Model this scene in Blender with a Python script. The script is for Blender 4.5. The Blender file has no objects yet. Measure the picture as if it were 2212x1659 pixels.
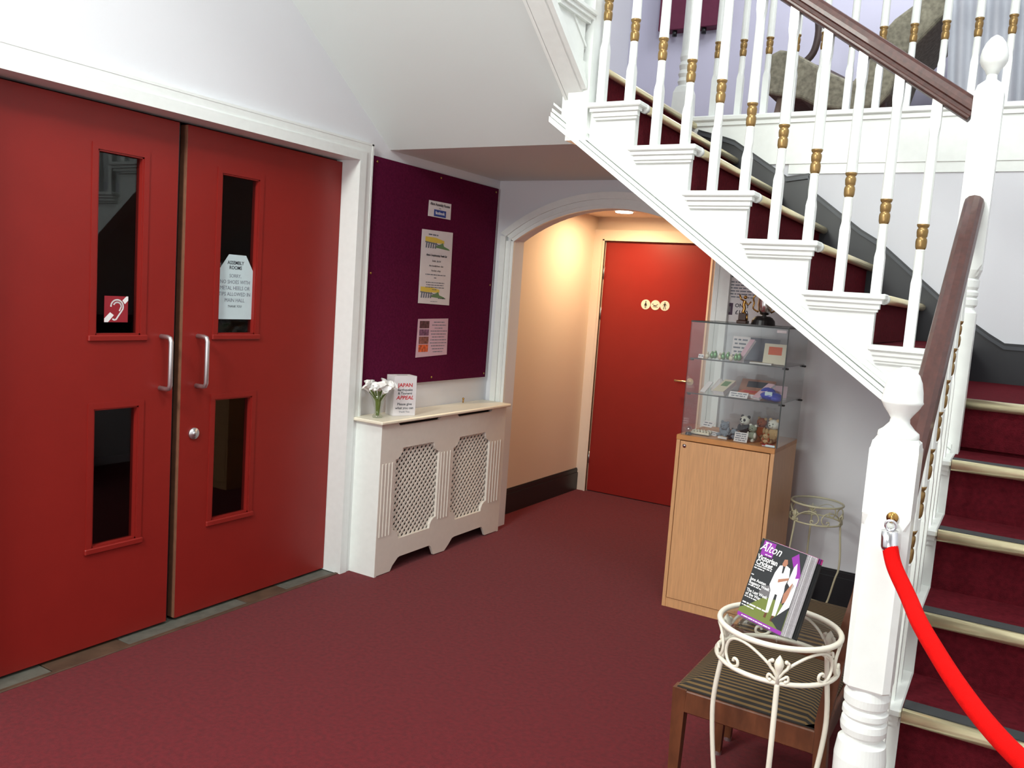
import bpy, bmesh, math, random
from mathutils import Vector, Matrix
random.seed(4)
PI = math.pi
col = bpy.context.scene.collection
sc = bpy.context.scene

# ------------------------------------------------------------------ camera
yaw, pitch, roll, F = 0.5393201, 0.1064540, -0.0705692, 1831.286
fw = Vector((-math.sin(yaw)*math.cos(pitch), math.cos(yaw)*math.cos(pitch), -math.sin(pitch)))
r0 = Vector((math.cos(yaw), math.sin(yaw), 0)); d0 = fw.cross(r0)
rt = math.cos(roll)*r0 + math.sin(roll)*d0
dn = -math.sin(roll)*r0 + math.cos(roll)*d0
cam = bpy.data.objects.new('camera', bpy.data.cameras.new('camera')); col.objects.link(cam)
cm = Matrix((rt, -dn, -fw)).transposed().to_4x4(); cm.translation = (0, 0, 1.46)
cam.matrix_world = cm
cam.data.sensor_width = 36; cam.data.lens = 36*F/2212; cam.data.clip_start = 0.05
sc.camera = cam

# ------------------------------------------------------------------ world, lights, exposure
w = bpy.data.worlds.new('world'); sc.world = w; w.use_nodes = True
w.node_tree.nodes['Background'].inputs[0].default_value = (0.8, 0.85, 1, 1)
w.node_tree.nodes['Background'].inputs[1].default_value = 0.3
sc.view_settings.view_transform = 'Standard'; sc.view_settings.look = 'None'
sc.view_settings.exposure = 0.0; sc.view_settings.gamma = 1
def area(name, loc, target, size, power, color, spread=PI):
    l = bpy.data.lights.new(name, 'AREA'); l.shape = 'DISK'; l.size = size; l.energy = power; l.color = color; l.spread = spread
    o = bpy.data.objects.new(name, l); col.objects.link(o); o.location = loc
    o.rotation_euler = (Vector(target)-Vector(loc)).to_track_quat('-Z', 'Y').to_euler()
    return o
area('hall_light', (-1.75, -0.7, 3.4), (-1.3, 2.8, 1.0), 1.0, 112, (0.96, 1.0, 0.93))
area('low_rear_fill', (-0.9, -2.9, 1.5), (-1.3, 3.5, 1.2), 1.7, 62, (0.98, 1.0, 0.98))  # added low fill from behind the camera to brighten the under-stair area
area('stair_light', (0.1, 1.2, 4.6), (-0.6, 3.2, 1.2), 0.9, 62, (0.96, 1.0, 0.97))
area('gallery_light', (-0.6, 5.0, 4.85), (-1.2, 5.6, 2.4), 1.4, 50, (0.93, 0.95, 1.0))
area('passage_downlight_glow', (-2.42, 5.36, 2.048), (-2.42, 5.36, 0), 0.10, 14, (1.0, 0.73, 0.40))

# ------------------------------------------------------------------ materials
def s2l(c):
    return tuple(((x/255)/12.92 if x/255 <= 0.04045 else ((x/255+0.055)/1.055)**2.4) for x in c) + (1,)
def mat(name, rgb, rough=0.6, metal=0.0, spec=0.5, noise=0.0, nscale=30, bump=0.0, bscale=200, coat=0.0, emit=None, sheen=0.0, stretch=None):
    m = bpy.data.materials.new(name); m.use_nodes = True
    nt = m.node_tree; b = nt.nodes['Principled BSDF']
    c = s2l(rgb)
    b.inputs['Base Color'].default_value = c
    b.inputs['Roughness'].default_value = rough; b.inputs['Metallic'].default_value = metal
    b.inputs['Specular IOR Level'].default_value = spec
    b.inputs['Coat Weight'].default_value = coat
    b.inputs['Sheen Weight'].default_value = sheen
    tc = nt.nodes.new('ShaderNodeTexCoord'); mp = nt.nodes.new('ShaderNodeMapping')
    nt.links.new(tc.outputs['Object'], mp.inputs[0])
    if stretch: mp.inputs['Scale'].default_value = stretch
    if noise or not bump:
        n = nt.nodes.new('ShaderNodeTexNoise'); n.inputs['Scale'].default_value = nscale; n.inputs['Detail'].default_value = 4
        nt.links.new(mp.outputs[0], n.inputs[0])
        r = nt.nodes.new('ShaderNodeValToRGB'); k = noise or 0.02
        r.color_ramp.elements[0].position = 0.3; r.color_ramp.elements[1].position = 0.7
        r.color_ramp.elements[0].color = tuple(x*(1-k) for x in c[:3])+(1,)
        r.color_ramp.elements[1].color = tuple(min(1, x*(1+k)) for x in c[:3])+(1,)
        nt.links.new(n.outputs[0], r.inputs[0]); nt.links.new(r.outputs[0], b.inputs['Base Color'])
    if bump:
        n2 = nt.nodes.new('ShaderNodeTexNoise'); n2.inputs['Scale'].default_value = bscale; n2.inputs['Detail'].default_value = 3
        nt.links.new(tc.outputs['Object'], n2.inputs[0])
        bp = nt.nodes.new('ShaderNodeBump'); bp.inputs['Strength'].default_value = bump; bp.inputs['Distance'].default_value = 0.003
        nt.links.new(n2.outputs[0], bp.inputs['Height']); nt.links.new(bp.outputs[0], b.inputs['Normal'])
    if emit:
        b.inputs['Emission Color'].default_value = s2l(emit[0]); b.inputs['Emission Strength'].default_value = emit[1]
    return m
def glassmat(name, tint, refl=0.08, rough=0.0):
    m = bpy.data.materials.new(name); m.use_nodes = True; nt = m.node_tree; nt.nodes.clear()
    o = nt.nodes.new('ShaderNodeOutputMaterial'); mx = nt.nodes.new('ShaderNodeMixShader')
    t = nt.nodes.new('ShaderNodeBsdfTransparent'); g = nt.nodes.new('ShaderNodeBsdfGlossy')
    t.inputs[0].default_value = tint; g.inputs['Roughness'].default_value = rough
    f = nt.nodes.new('ShaderNodeLayerWeight'); f.inputs[0].default_value = 0.5
    pw = nt.nodes.new('ShaderNodeMath'); pw.operation = 'POWER'; pw.inputs[1].default_value = 4.5
    ad = nt.nodes.new('ShaderNodeMath'); ad.operation = 'MULTIPLY_ADD'; ad.inputs[1].default_value = 0.6; ad.inputs[2].default_value = refl*0.6
    nt.links.new(f.outputs['Facing'], pw.inputs[0]); nt.links.new(pw.outputs[0], ad.inputs[0]); nt.links.new(ad.outputs[0], mx.inputs[0])
    nt.links.new(t.outputs[0], mx.inputs[1]); nt.links.new(g.outputs[0], mx.inputs[2]); nt.links.new(mx.outputs[0], o.inputs[0])
    return m
def stripemat(name, a, b_, scale, axis):
    m = mat(name, a, 0.85); nt = m.node_tree; b = nt.nodes['Principled BSDF']
    tc = nt.nodes.new('ShaderNodeTexCoord'); wv = nt.nodes.new('ShaderNodeTexWave'); wv.bands_direction = axis
    wv.inputs['Scale'].default_value = scale; nt.links.new(tc.outputs['Object'], wv.inputs[0])
    r = nt.nodes.new('ShaderNodeValToRGB'); r.color_ramp.interpolation = 'LINEAR'
    r.color_ramp.elements[0].position = 0.55; r.color_ramp.elements[1].position = 0.7
    r.color_ramp.elements[0].color = s2l(a); r.color_ramp.elements[1].color = s2l(b_)
    nt.links.new(wv.outputs[1], r.inputs[0]); nt.links.new(r.outputs[0], b.inputs['Base Color'])
    return m
M = {}
M['wall'] = mat('wall_paint', (226, 227, 232), 0.85, bump=0.08, bscale=350)
M['wall_up'] = mat('lilac_wall_paint', (212, 211, 230), 0.85, bump=0.08, bscale=350)
M['soffit'] = mat('soffit_paint', (222, 228, 226), 0.85, bump=0.06)
M['passage'] = mat('passage_paint', (224, 205, 190), 0.85, bump=0.1)
M['gloss'] = mat('white_gloss_paint', (240, 244, 240), 0.28, spec=0.5)
M['frame'] = mat('door_frame_paint', (236, 240, 238), 0.35)
M['carpet'] = mat('red_carpet', (105, 21, 30), 0.95, spec=0.1, noise=0.22, nscale=60, bump=0.9, bscale=420, sheen=0.1)
M['stair_carpet'] = mat('stair_red_carpet', (92, 21, 31), 0.95, spec=0.1, noise=0.22, nscale=70, bump=0.9, bscale=420)
M['door'] = mat('red_door_paint', (137, 33, 28), 0.38, spec=0.35, noise=0.03, nscale=8)
M['dooredge'] = mat('bare_door_edge', (128, 84, 62), 0.7, noise=0.1)
M['slate'] = mat('black_skirting_paint', (34, 36, 40), 0.35)
M['strip'] = mat('dark_grip_strip', (58, 60, 62), 0.8, bump=0.5, bscale=600)
M['brass'] = mat('brass_nosing', (255, 242, 200), 0.34, metal=0.85, noise=0.04)
M['gold'] = mat('gold_paint', (156, 126, 78), 0.33, metal=0.6)
M['mahog'] = mat('mahogany_varnish', (76, 42, 35), 0.40, coat=0.12, noise=0.25, nscale=18, stretch=(4, 1, 4))
M['chrome'] = mat('chrome', (225, 225, 228), 0.18, metal=1.0)
M['alu'] = mat('satin_aluminium', (205, 203, 205), 0.35, metal=0.9)
M['glassdoor'] = glassmat('dark_hall_glass', (0.75, 0.78, 0.8, 1), 0.05)
M['glass'] = glassmat('display_glass', (0.975, 0.99, 0.985, 1), 0.12)
M['glassedge'] = mat('dark_glass_edge', (52, 60, 60), 0.3)
M['board'] = mat('maroon_felt', (90, 22, 54), 1.0, spec=0.05, noise=0.15, nscale=90, bump=0.6, bscale=500)
M['paper'] = mat('white_paper', (225, 220, 222), 0.8)
M['pinkpaper'] = mat('pink_paper', (212, 176, 190), 0.8)
M['bluepaper'] = mat('pale_blue_card', (196, 214, 218), 0.8)
M['ink'] = mat('dark_ink', (52, 58, 66), 0.8)
M['greyink'] = mat('grey_ink', (110, 116, 128), 0.8)
M['redink'] = mat('red_ink', (200, 30, 44), 0.8)
M['blueink'] = mat('blue_ink', (46, 72, 150), 0.8)
M['yellowink'] = mat('yellow_ink', (226, 200, 84), 0.8)
M['greenink'] = mat('green_ink', (104, 140, 96), 0.8)
M['purpleink'] = mat('purple_ink', (142, 44, 158), 0.6)
M['magenta'] = mat('magenta_ink', (206, 40, 140), 0.6)
M['whiteink'] = mat('white_ink', (240, 240, 240), 0.7)
M['cream'] = mat('cream_cover_paint', (226, 218, 208), 0.5)
M['shelfcream'] = mat('cream_shelf_paint', (240, 232, 212), 0.35)
M['dark'] = mat('dark_void', (22, 20, 20), 0.9)
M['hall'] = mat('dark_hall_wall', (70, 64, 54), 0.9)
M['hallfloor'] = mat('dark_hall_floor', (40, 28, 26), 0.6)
M['beech'] = mat('beech_laminate', (214, 162, 114), 0.45, noise=0.10, nscale=10, stretch=(22, 22, 1))
M['beechtop'] = mat('beech_laminate_top', (198, 136, 78), 0.45, noise=0.08, nscale=14)
M['seatstripe'] = stripemat('black_gold_striped_fabric', (34, 28, 24), (104, 80, 44), 19, 'Y')
M['chairwood'] = mat('chair_walnut', (98, 56, 34), 0.4, noise=0.25, nscale=16, stretch=(3, 3, 1), coat=0.2)
M['ivory'] = mat('ivory_metal_paint', (236, 230, 214), 0.35)
M['ivory2'] = mat('aged_cream_metal_paint', (196, 190, 160), 0.45)
M['rope'] = mat('red_velvet', (214, 14, 12), 0.9, spec=0.1, noise=0.08, nscale=80, bump=0.4, bscale=600)
M['tile_a'] = mat('grey_green_stone', (94, 94, 86), 0.6, noise=0.2)
M['tile_b'] = mat('brown_stone', (82, 62, 48), 0.6, noise=0.35, nscale=12)
M['leaf'] = mat('leaf_green', (120, 140, 70), 0.5)
M['petal'] = mat('white_petal', (244, 242, 240), 0.5)
M['black'] = mat('black_plastic', (24, 24, 26), 0.35)
M['silver'] = mat('silver_plate', (220, 218, 215), 0.2, metal=1.0)
M['goldmetal'] = mat('polished_gold', (190, 150, 84), 0.25, metal=1.0)
M['chaise'] = mat('grey_brocade', (140, 136, 118), 0.85, noise=0.3, nscale=45)
M['chaisewood'] = mat('chaise_frame_wood', (70, 54, 50), 0.45, noise=0.15)
M['curtain'] = mat('pale_curtain', (200, 204, 212), 0.9)
M['maroonbox'] = mat('maroon_box_paint', (104, 34, 64), 0.6, noise=0.08)
M['lamp'] = mat('lit_downlight', (255, 250, 240), 0.5, emit=((255, 244, 224), 14))
M['panda_w'] = mat('white_plush', (222, 220, 210), 1.0, bump=0.9, bscale=300)
M['panda_b'] = mat('charcoal_plush', (48, 50, 54), 1.0, bump=0.9, bscale=300)
M['plush_grey'] = mat('blue_grey_plush', (120, 130, 142), 1.0, bump=0.9, bscale=300)
M['plush_tan'] = mat('tan_plush', (196, 166, 126), 1.0, bump=0.9, bscale=300)
M['plush_brown'] = mat('rust_plush', (160, 84, 48), 1.0, bump=0.9, bscale=300)
M['plush_green'] = mat('grey_green_plush', (150, 158, 142), 1.0, bump=0.9, bscale=300)
M['greenfoil'] = mat('green_foil', (120, 168, 120), 0.3, metal=0.4)
M['blueplastic'] = mat('blue_plastic_wrap', (52, 66, 168), 0.2)
M['orange'] = mat('orange_print', (206, 92, 50), 0.6)
M['palecard'] = mat('pale_card', (214, 206, 186), 0.7)
M['pagegrey'] = mat('page_edges', (214, 212, 216), 0.6, noise=0.12, nscale=300)
M['coverdark'] = mat('dark_cover_print', (44, 48, 50), 0.35)
M['grass'] = mat('grass_print', (112, 124, 60), 0.4)
M['skin'] = mat('skin_print', (172, 120, 96), 0.5)
M['mist'] = mat('grey_crowd_print', (112, 110, 112), 0.4)

# ------------------------------------------------------------------ mesh helpers
class MB:
    def __init__(s): s.v = []; s.f = []; s.smooth = []; s.mi = []; s.cur = 0
    def add(s, vs, fs, smooth=False):
        n = len(s.v); s.v += [tuple(v) for v in vs]
        for f in fs: s.f.append(tuple(i+n for i in f)); s.smooth.append(smooth); s.mi.append(s.cur)
        return s
    def box(s, x0, x1, y0, y1, z0, z1, bev=0.0):
        if bev and min(x1-x0, y1-y0, z1-z0) > 2.2*bev:
            b = bev; vs = []; 
            for (ix, iy, iz) in [(i, j, k) for i in (0, 1) for j in (0, 1) for k in (0, 1)]:
                X = (x0, x1)[ix]; Y = (y0, y1)[iy]; Z = (z0, z1)[iz]
                dx = (b, -b)[ix]; dy = (b, -b)[iy]; dz = (b, -b)[iz]
                vs += [(X, Y+dy, Z+dz), (X+dx, Y, Z+dz), (X+dx, Y+dy, Z)]
            bm = bmesh.new()
            for v in vs: bm.verts.new(v)
            r = bmesh.ops.convex_hull(bm, input=bm.verts[:])
            bm.verts.index_update()
            s.add([v.co[:] for v in bm.verts], [[v.index for v in f.verts] for f in bm.faces]); bm.free()
            return s
        vs = [(x, y, z) for x in (x0, x1) for y in (y0, y1) for z in (z0, z1)]
        return s.add(vs, [(0, 1, 3, 2), (4, 6, 7, 5), (0, 4, 5, 1), (2, 3, 7, 6), (0, 2, 6, 4), (1, 5, 7, 3)])
    def prism(s, pts, fn, d0, d1):
        """pts 2D (ccw), fn(u,v,d)->3D"""
        n = len(pts)
        vs = [fn(u, v, d0) for u, v in pts]+[fn(u, v, d1) for u, v in pts]
        fs = [tuple(range(n-1, -1, -1)), tuple(range(n, 2*n))]
        fs += [(i, (i+1) % n, n+(i+1) % n, n+i) for i in range(n)]
        return s.add(vs, fs)
    def loft(s, prof, cx=0, cy=0, n=16, smooth=False, off=0.5):
        """prof list (z, r, squareness)"""
        vs = []; m = len(prof)
        for z, r, q in prof:
            for i in range(n):
                a = 2*PI*(i+off)/n; c, sn = math.cos(a), math.sin(a)
                rs = r/max(abs(c), abs(sn))
                if q < 0: rr = min(rs, r*(1-q)/(abs(c)+abs(sn)))
                else: rr = r*(1-q)+rs*q
                vs.append((cx+rr*c, cy+rr*sn, z))
        fs = [(j*n+i, j*n+(i+1) % n, (j+1)*n+(i+1) % n, (j+1)*n+i) for j in range(m-1) for i in range(n)]
        fs += [tuple(range(n-1, -1, -1)), tuple((m-1)*n+i for i in range(n))]
        return s.add(vs, fs, smooth)
    def tube(s, pts, r, n=8, closed=False, caps=True):
        P = [Vector(p) for p in pts]; m = len(P); rs = r if isinstance(r, (list, tuple)) else [r]*m
        vs = []; up = None
        for i in range(m):
            if closed: t = P[(i+1) % m]-P[i-1]
            else: t = P[min(i+1, m-1)]-P[max(i-1, 0)]
            t.normalize()
            if up is None: up = Vector((0, 0, 1)) if abs(t.z) < 0.9 else Vector((1, 0, 0))
            a = up-t*up.dot(t)
            if a.length < 1e-4: a = t.orthogonal()
            a.normalize(); up = a; b = t.cross(a)
            for k in range(n):
                an = 2*PI*k/n; vs.append(P[i]+(a*math.cos(an)+b*math.sin(an))*rs[i])
        L = m if closed else m-1
        fs = [(i*n+k, i*n+(k+1) % n, ((i+1) % m)*n+(k+1) % n, ((i+1) % m)*n+k) for i in range(L) for k in range(n)]
        if not closed and caps: fs += [tuple(range(n-1, -1, -1)), tuple((m-1)*n+k for k in range(n))]
        return s.add(vs, fs, True)
    def ball(s, c, r, n=12, m=8, rot=None):
        r = r if isinstance(r, (tuple, list)) else (r, r, r); vs = []; fs = []
        for j in range(m+1):
            p = PI*j/m
            for i in range(n):
                a = 2*PI*i/n; v = Vector((r[0]*math.sin(p)*math.cos(a), r[1]*math.sin(p)*math.sin(a), r[2]*math.cos(p)))
                if rot: v = rot @ v
                vs.append(v+Vector(c))
        for j in range(m):
            for i in range(n): fs.append((j*n+i, (j+1)*n+i, (j+1)*n+(i+1) % n, j*n+(i+1) % n))
        return s.add(vs, fs, True)
    def disc(s, c, r, axis='y', n=24, t=0.002):
        c = Vector(c); vs = []
        for d in (0, t):
            for i in range(n):
                a = 2*PI*i/n; u, v = r*math.cos(a), r*math.sin(a)
                vs.append(c+(Vector((u, d, v)) if axis == 'y' else Vector((d, u, v)) if axis == 'x' else Vector((u, v, d))))
        return s.add(vs, [tuple(range(n)), tuple(range(2*n-1, n-1, -1))]+[(i, (i+1) % n, n+(i+1) % n, n+i) for i in range(n)])

def rootloc(o):
    v = Vector((0, 0, 0))
    while o is not None: v += o.location; o = o.parent
    return v
def obj(name, mb, m, parent=None, world=True, kind=None, label=None):
    me = bpy.data.meshes.new(name)
    off = rootloc(parent) if (parent is not None and world) else Vector((0, 0, 0))
    me.from_pydata([tuple(Vector(v)-off) for v in mb.v], [], mb.f)
    ms = m if isinstance(m, (list, tuple)) else [m]
    for x in ms: me.materials.append(x)
    me.polygons.foreach_set('use_smooth', mb.smooth)
    me.polygons.foreach_set('material_index', mb.mi)
    bm = bmesh.new(); bm.from_mesh(me); bmesh.ops.recalc_face_normals(bm, faces=bm.faces[:]); bm.to_mesh(me); bm.free()
    me.update()
    o = bpy.data.objects.new(name, me); col.objects.link(o)
    if parent is not None: o.parent = parent
    if kind: o['kind'] = kind
    if label: o['label'] = label
    return o
def tag(o, label=None, cat=None, group=None, kind=None):
    if label: o['label'] = label
    if cat: o['category'] = cat
    if group: o['group'] = group
    if kind: o['kind'] = kind
    return o
def thing(name, label, cat, loc=(0, 0, 0), group=None, kind=None):
    o = bpy.data.objects.new(name, None); col.objects.link(o); o.location = loc
    o.empty_display_size = 0.05
    return tag(o, label, cat, group, kind)
def struct(name, mb, m, label, cat, parent=None):
    return tag(obj(name, mb, m, parent), label, cat, kind='structure')
def copy_tree(o, parent=None):
    c = o.copy(); col.objects.link(c)
    if parent is not None: c.parent = parent
    for ch in list(o.children): copy_tree(ch, c)
    return c
TEXTS = []
def text(body, size, pos, right, up, m, parent, align='CENTER', name='lettering', bold=0.0, shear=0.0, sx=1.0):
    c = bpy.data.curves.new('t', 'FONT'); c.body = body; c.size = size; c.align_x = align; c.extrude = 0.00015
    c.offset = bold; c.shear = shear; c.resolution_u = 2; c.align_y = 'CENTER'
    o = bpy.data.objects.new('t', c); col.objects.link(o)
    R = Vector(right).normalized(); U = Vector(up).normalized(); N = R.cross(U)
    mt = Matrix((R*sx, U, N)).transposed().to_4x4(); mt.translation = Vector(pos)
    TEXTS.append((o, mt, m, parent, name))
def small_print(width, height, pos, right, up, m, parent, seed=1, align='CENTER'):
    """a line of print too small to read: word sized marks"""
    rnd = random.Random(seed); R = Vector(right).normalized(); U = Vector(up).normalized(); N = R.cross(U); P0 = Vector(pos)
    x = -width/2 if align == 'CENTER' else 0; end = x+width; mb = MB()
    while x < end-height*0.5:
        w_ = min(end-x, height*rnd.choice((0.9, 1.6, 2.2, 2.9)))
        q = [P0+R*x-U*height*0.25, P0+R*(x+w_)-U*height*0.25, P0+R*(x+w_)+U*height*0.25, P0+R*x+U*height*0.25]
        mb.add(q+[p+N*0.0002 for p in q], [(0, 1, 2, 3), (7, 6, 5, 4), (0, 4, 5, 1), (1, 5, 6, 2), (2, 6, 7, 3), (3, 7, 4, 0)])
        x += w_+height*0.4
    return obj('small_print', mb, m, parent, kind='stuff')
def flush_text():
    bpy.context.view_layer.update(); dg = bpy.context.evaluated_depsgraph_get()
    for o, mt, m, parent, name in TEXTS:
        me = bpy.data.meshes.new_from_object(o.evaluated_get(dg)); me.transform(mt)
        if parent is not None: me.transform(Matrix.Translation(-rootloc(parent)))
        me.materials.clear(); me.materials.append(m); me.name = name
        n = bpy.data.objects.new(name, me); col.objects.link(n); n.parent = parent
        cu = o.data; bpy.data.objects.remove(o); bpy.data.curves.remove(cu)
YR, ZU = (0, 1, 0), (0, 0, 1); XR = (1, 0, 0)

# ================================================================== ROOM SHELL
WX = -2.83; AY = 4.42; GZ = 2.42
struct('floor', MB().box(-2.83, 1.05, -3, 4.42, -0.05, 0).box(-2.83, -1.30, 4.42, 5.94, -0.05, 0).box(-2.83, -2.805, 1.2, 3.13, -0.051, -0.012), M['carpet'],
       'deep red carpet covering the foyer floor', 'floor')
def wallbox(name, boxes, m, label):
    mb = MB()
    for b in boxes: mb.box(*b)
    return struct(name, mb, m, label, 'wall')
wallbox('wall_left', [(-2.97, WX, -3, 1.28, 0, 5), (-2.97, WX, 1.28, 3.19, 2.09, 5), (-2.97, WX, 3.19, AY, 0, 5), (-2.97, WX, AY, 6.1, GZ, 5)],
        M['wall'], 'white left wall around the red double doors')
wallbox('wall_passage', [(-2.97, WX, AY, 5.95, 0, GZ-0.35), (-2.97, -2.74, 5.82, 5.95, 0, 2.07), (-1.92, -1.2, 5.82, 5.95, 0, 2.07), (-2.74, -1.92, 5.82, 5.95, 1.90, 2.07), (-2.74, -1.92, 5.87, 5.95, 0, 1.90), (-1.30, -1.2, AY+0.1, 5.82, 0, 2.07)],  # includes an unseen box behind the toilet door, added to block leaking world light
        M['passage'], 'warm lit wall of the passage behind the arch')
wallbox('wall_right', [(1.05, 1.15, -3, 6.1, 0, 5)], M['wall'], 'white wall on the far side of the stairs')
wallbox('wall_rear', [(-2.83, 1.05, -3.1, -3, 0, 5)], M['wall'], 'white wall behind the viewpoint')
wallbox('wall_gallery', [(-2.83, 1.05, 6.1, 6.2, GZ, 5)], M['wall_up'], 'lilac back wall of the upper gallery')
wallbox('wall_hall', [(-6.0, -5.9, -1, 6, 0, 3), (-6.0, -2.97, -1.1, -1, 0, 3), (-6.0, -2.97, 6, 6.1, 0, 3)], M['hall'], 'dim hall wall seen through the door glass')
struct('ceiling', MB().box(-2.83, 1.05, -3, 6.1, 5, 5.1), M['soffit'], 'white upper ceiling of the stairwell', 'ceiling')
struct('ceiling_hall', MB().box(-6, -2.97, -1, 6, 3, 3.05), M['hall'], 'dark ceiling of the hall behind the doors', 'ceiling')
struct('floor_hall', MB().box(-6, -2.95, -1, 6, -0.05, -0.005), M['hallfloor'], 'dark floor of the hall behind the doors', 'floor')
# gallery slab + passage ceiling
struct('floor_gallery', MB().box(-2.83, 1.05, AY+0.10, 6.1, 2.16, GZ), M['stair_carpet'], 'carpeted floor of the upper gallery', 'floor')
struct('ceiling_passage', MB().box(-2.83, -1.2, AY+0.10, 5.95, 2.07, 2.12), M['passage'], 'low passage ceiling holding the lit downlight', 'ceiling')
# arch wall
AC, AHW, ASP = -2.065, 0.625, 1.775
R_ = 1.077
def arc(r, n=24, hw=None):
    zc = 1.974-R_
    hw = hw or AHW; out = []
    a0 = math.asin(hw/r)
    for i in range(n+1):
        a = -a0+2*a0*i/n; out.append((AC+r*math.sin(a), zc+r*math.cos(a)))
    return out
def archstrip(mb, lower, ztop, y0, y1):
    for (xa, za), (xb, zb) in zip(lower[:-1], lower[1:]):
        mb.prism([(xa, za), (xb, zb), (xb, ztop), (xa, ztop)], lambda u, v, d: (u, d, v), y0, y1)
mb = MB(); low = arc(R_)
archstrip(mb, low, GZ, AY, AY+0.10)
mb.box(WX, AC-AHW, AY, AY+0.10, 0, GZ); mb.box(AC+AHW, 1.05, AY, AY+0.10, 0, GZ)
struct('wall_back', mb, M['wall'], 'lilac white back wall with the segmental arch', 'wall')
# arch architrave, two steps
mb = MB()
def ring(mb, ra, rb, y0, y1, hwa, hwb):
    A = arc(ra, 24, hwa); B = arc(rb, 24, hwb)
    for i in range(24):
        mb.prism([A[i], A[i+1], B[i+1], B[i]], lambda u, v, d: (u, d, v), y0, y1)
    za = A[0][1]; zb = B[0][1]
    for sgn in (-1, 1):
        xs = sorted([AC+sgn*hwa, AC+sgn*hwb])
        mb.box(xs[0], xs[1], y0, y1, 0, min(za, zb)+0.002)
        # fill the springing wedge
    return A, B
ring(mb, R_-0.004, R_+0.055, AY-0.022, AY-0.001, AHW, AHW+0.055)
ring(mb, R_+0.050, R_+0.088, AY-0.034, AY-0.001, AHW+0.053, AHW+0.09)
ring(mb, R_+0.018, R_+0.028, AY-0.028, AY-0.001, AHW+0.018, AHW+0.028)
struct('trim_1', mb, M['frame'], 'white moulded architrave round the arch', 'architrave')
# passage skirting, understair skirting, left short skirting
def skirting(name, x0, x1, y0, y1, h, lab, axis):
    mb = MB()
    if axis == 'y': mb.box(x0, x0+0.018, y0, y1, 0, h-0.035).box(x0, x0+0.012, y0, y1, h-0.035, h-0.008).box(x0, x0+0.007, y0, y1, h-0.008, h)
    else: mb.box(x0, x1, y1-0.018, y1, 0, h-0.035).box(x0, x1, y1-0.012, y1, h-0.035, h-0.008).box(x0, x1, y1-0.007, y1, h-0.008, h)
    return struct(name, mb, M['slate'], lab, 'skirting')
skirting('baseboard_left', WX, 0, AY+0.10, 5.8, 0.168, 'black skirting along the passage wall left of the toilet door', 'y')
skirting('baseboard_back', -1.35, -0.24, 0, AY, 0.20, 'black skirting under the stairs behind the small stand', 'x')
struct('baseboard_front', MB().box(WX, WX+0.015, 3.235, 3.30, 0, 0.12).box(WX, WX+0.02, 3.235, 3.30, 0.12, 0.135).box(WX, WX+0.012, 3.235, 3.3, 0.135, 0.15), M['frame'],
       'short white skirting between door frame and radiator cover', 'skirting')

# ---- double door frame and doors
mb = MB()
mb.box(-2.95, -2.80, 3.13, 3.175, 0, 2.04).box(-2.95, -2.80, 1.29, 1.335, 0, 2.04).box(-2.95, -2.80, 1.29, 3.175, 2.04, 2.085)
mb.box(-2.83, -2.806, 3.175, 3.225, 0, 2.085).box(-2.83, -2.806, 1.24, 1.29, 0, 2.085).box(-2.83, -2.806, 1.24, 3.225, 2.085, 2.128)
mb.box(-2.83, -2.8045, 3.216, 3.228, 0, 2.128).box(-2.83, -2.8045, 1.233, 3.228, 2.120, 2.130)
struct('trim_2', mb, M['frame'], 'white wooden frame round the red double doors', 'door frame')
# hardwood stone threshold
th = thing('threshold', 'strip of grey and brown stone pieces under the red double doors', 'threshold', (-2.87, 2.2, -0.02))
ty = [1.29, 1.687, 1.993, 2.581, 2.817, 3.175]
for i, (a, b) in enumerate(zip(ty[:-1], ty[1:])):
    obj('stone', MB().box(-2.965, -2.832, a+0.002, b-0.002, -0.03, -0.004+0.001*(i % 2), 0.002), M['tile_a'] if i % 2 == 0 else M['tile_b'], th)
obj('edge_bar', MB().box(-2.832, -2.812, 1.29, 3.175, -0.02, 0.004, 0.002), M['tile_b'], th, label='worn dark wooden edge bar')

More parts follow.
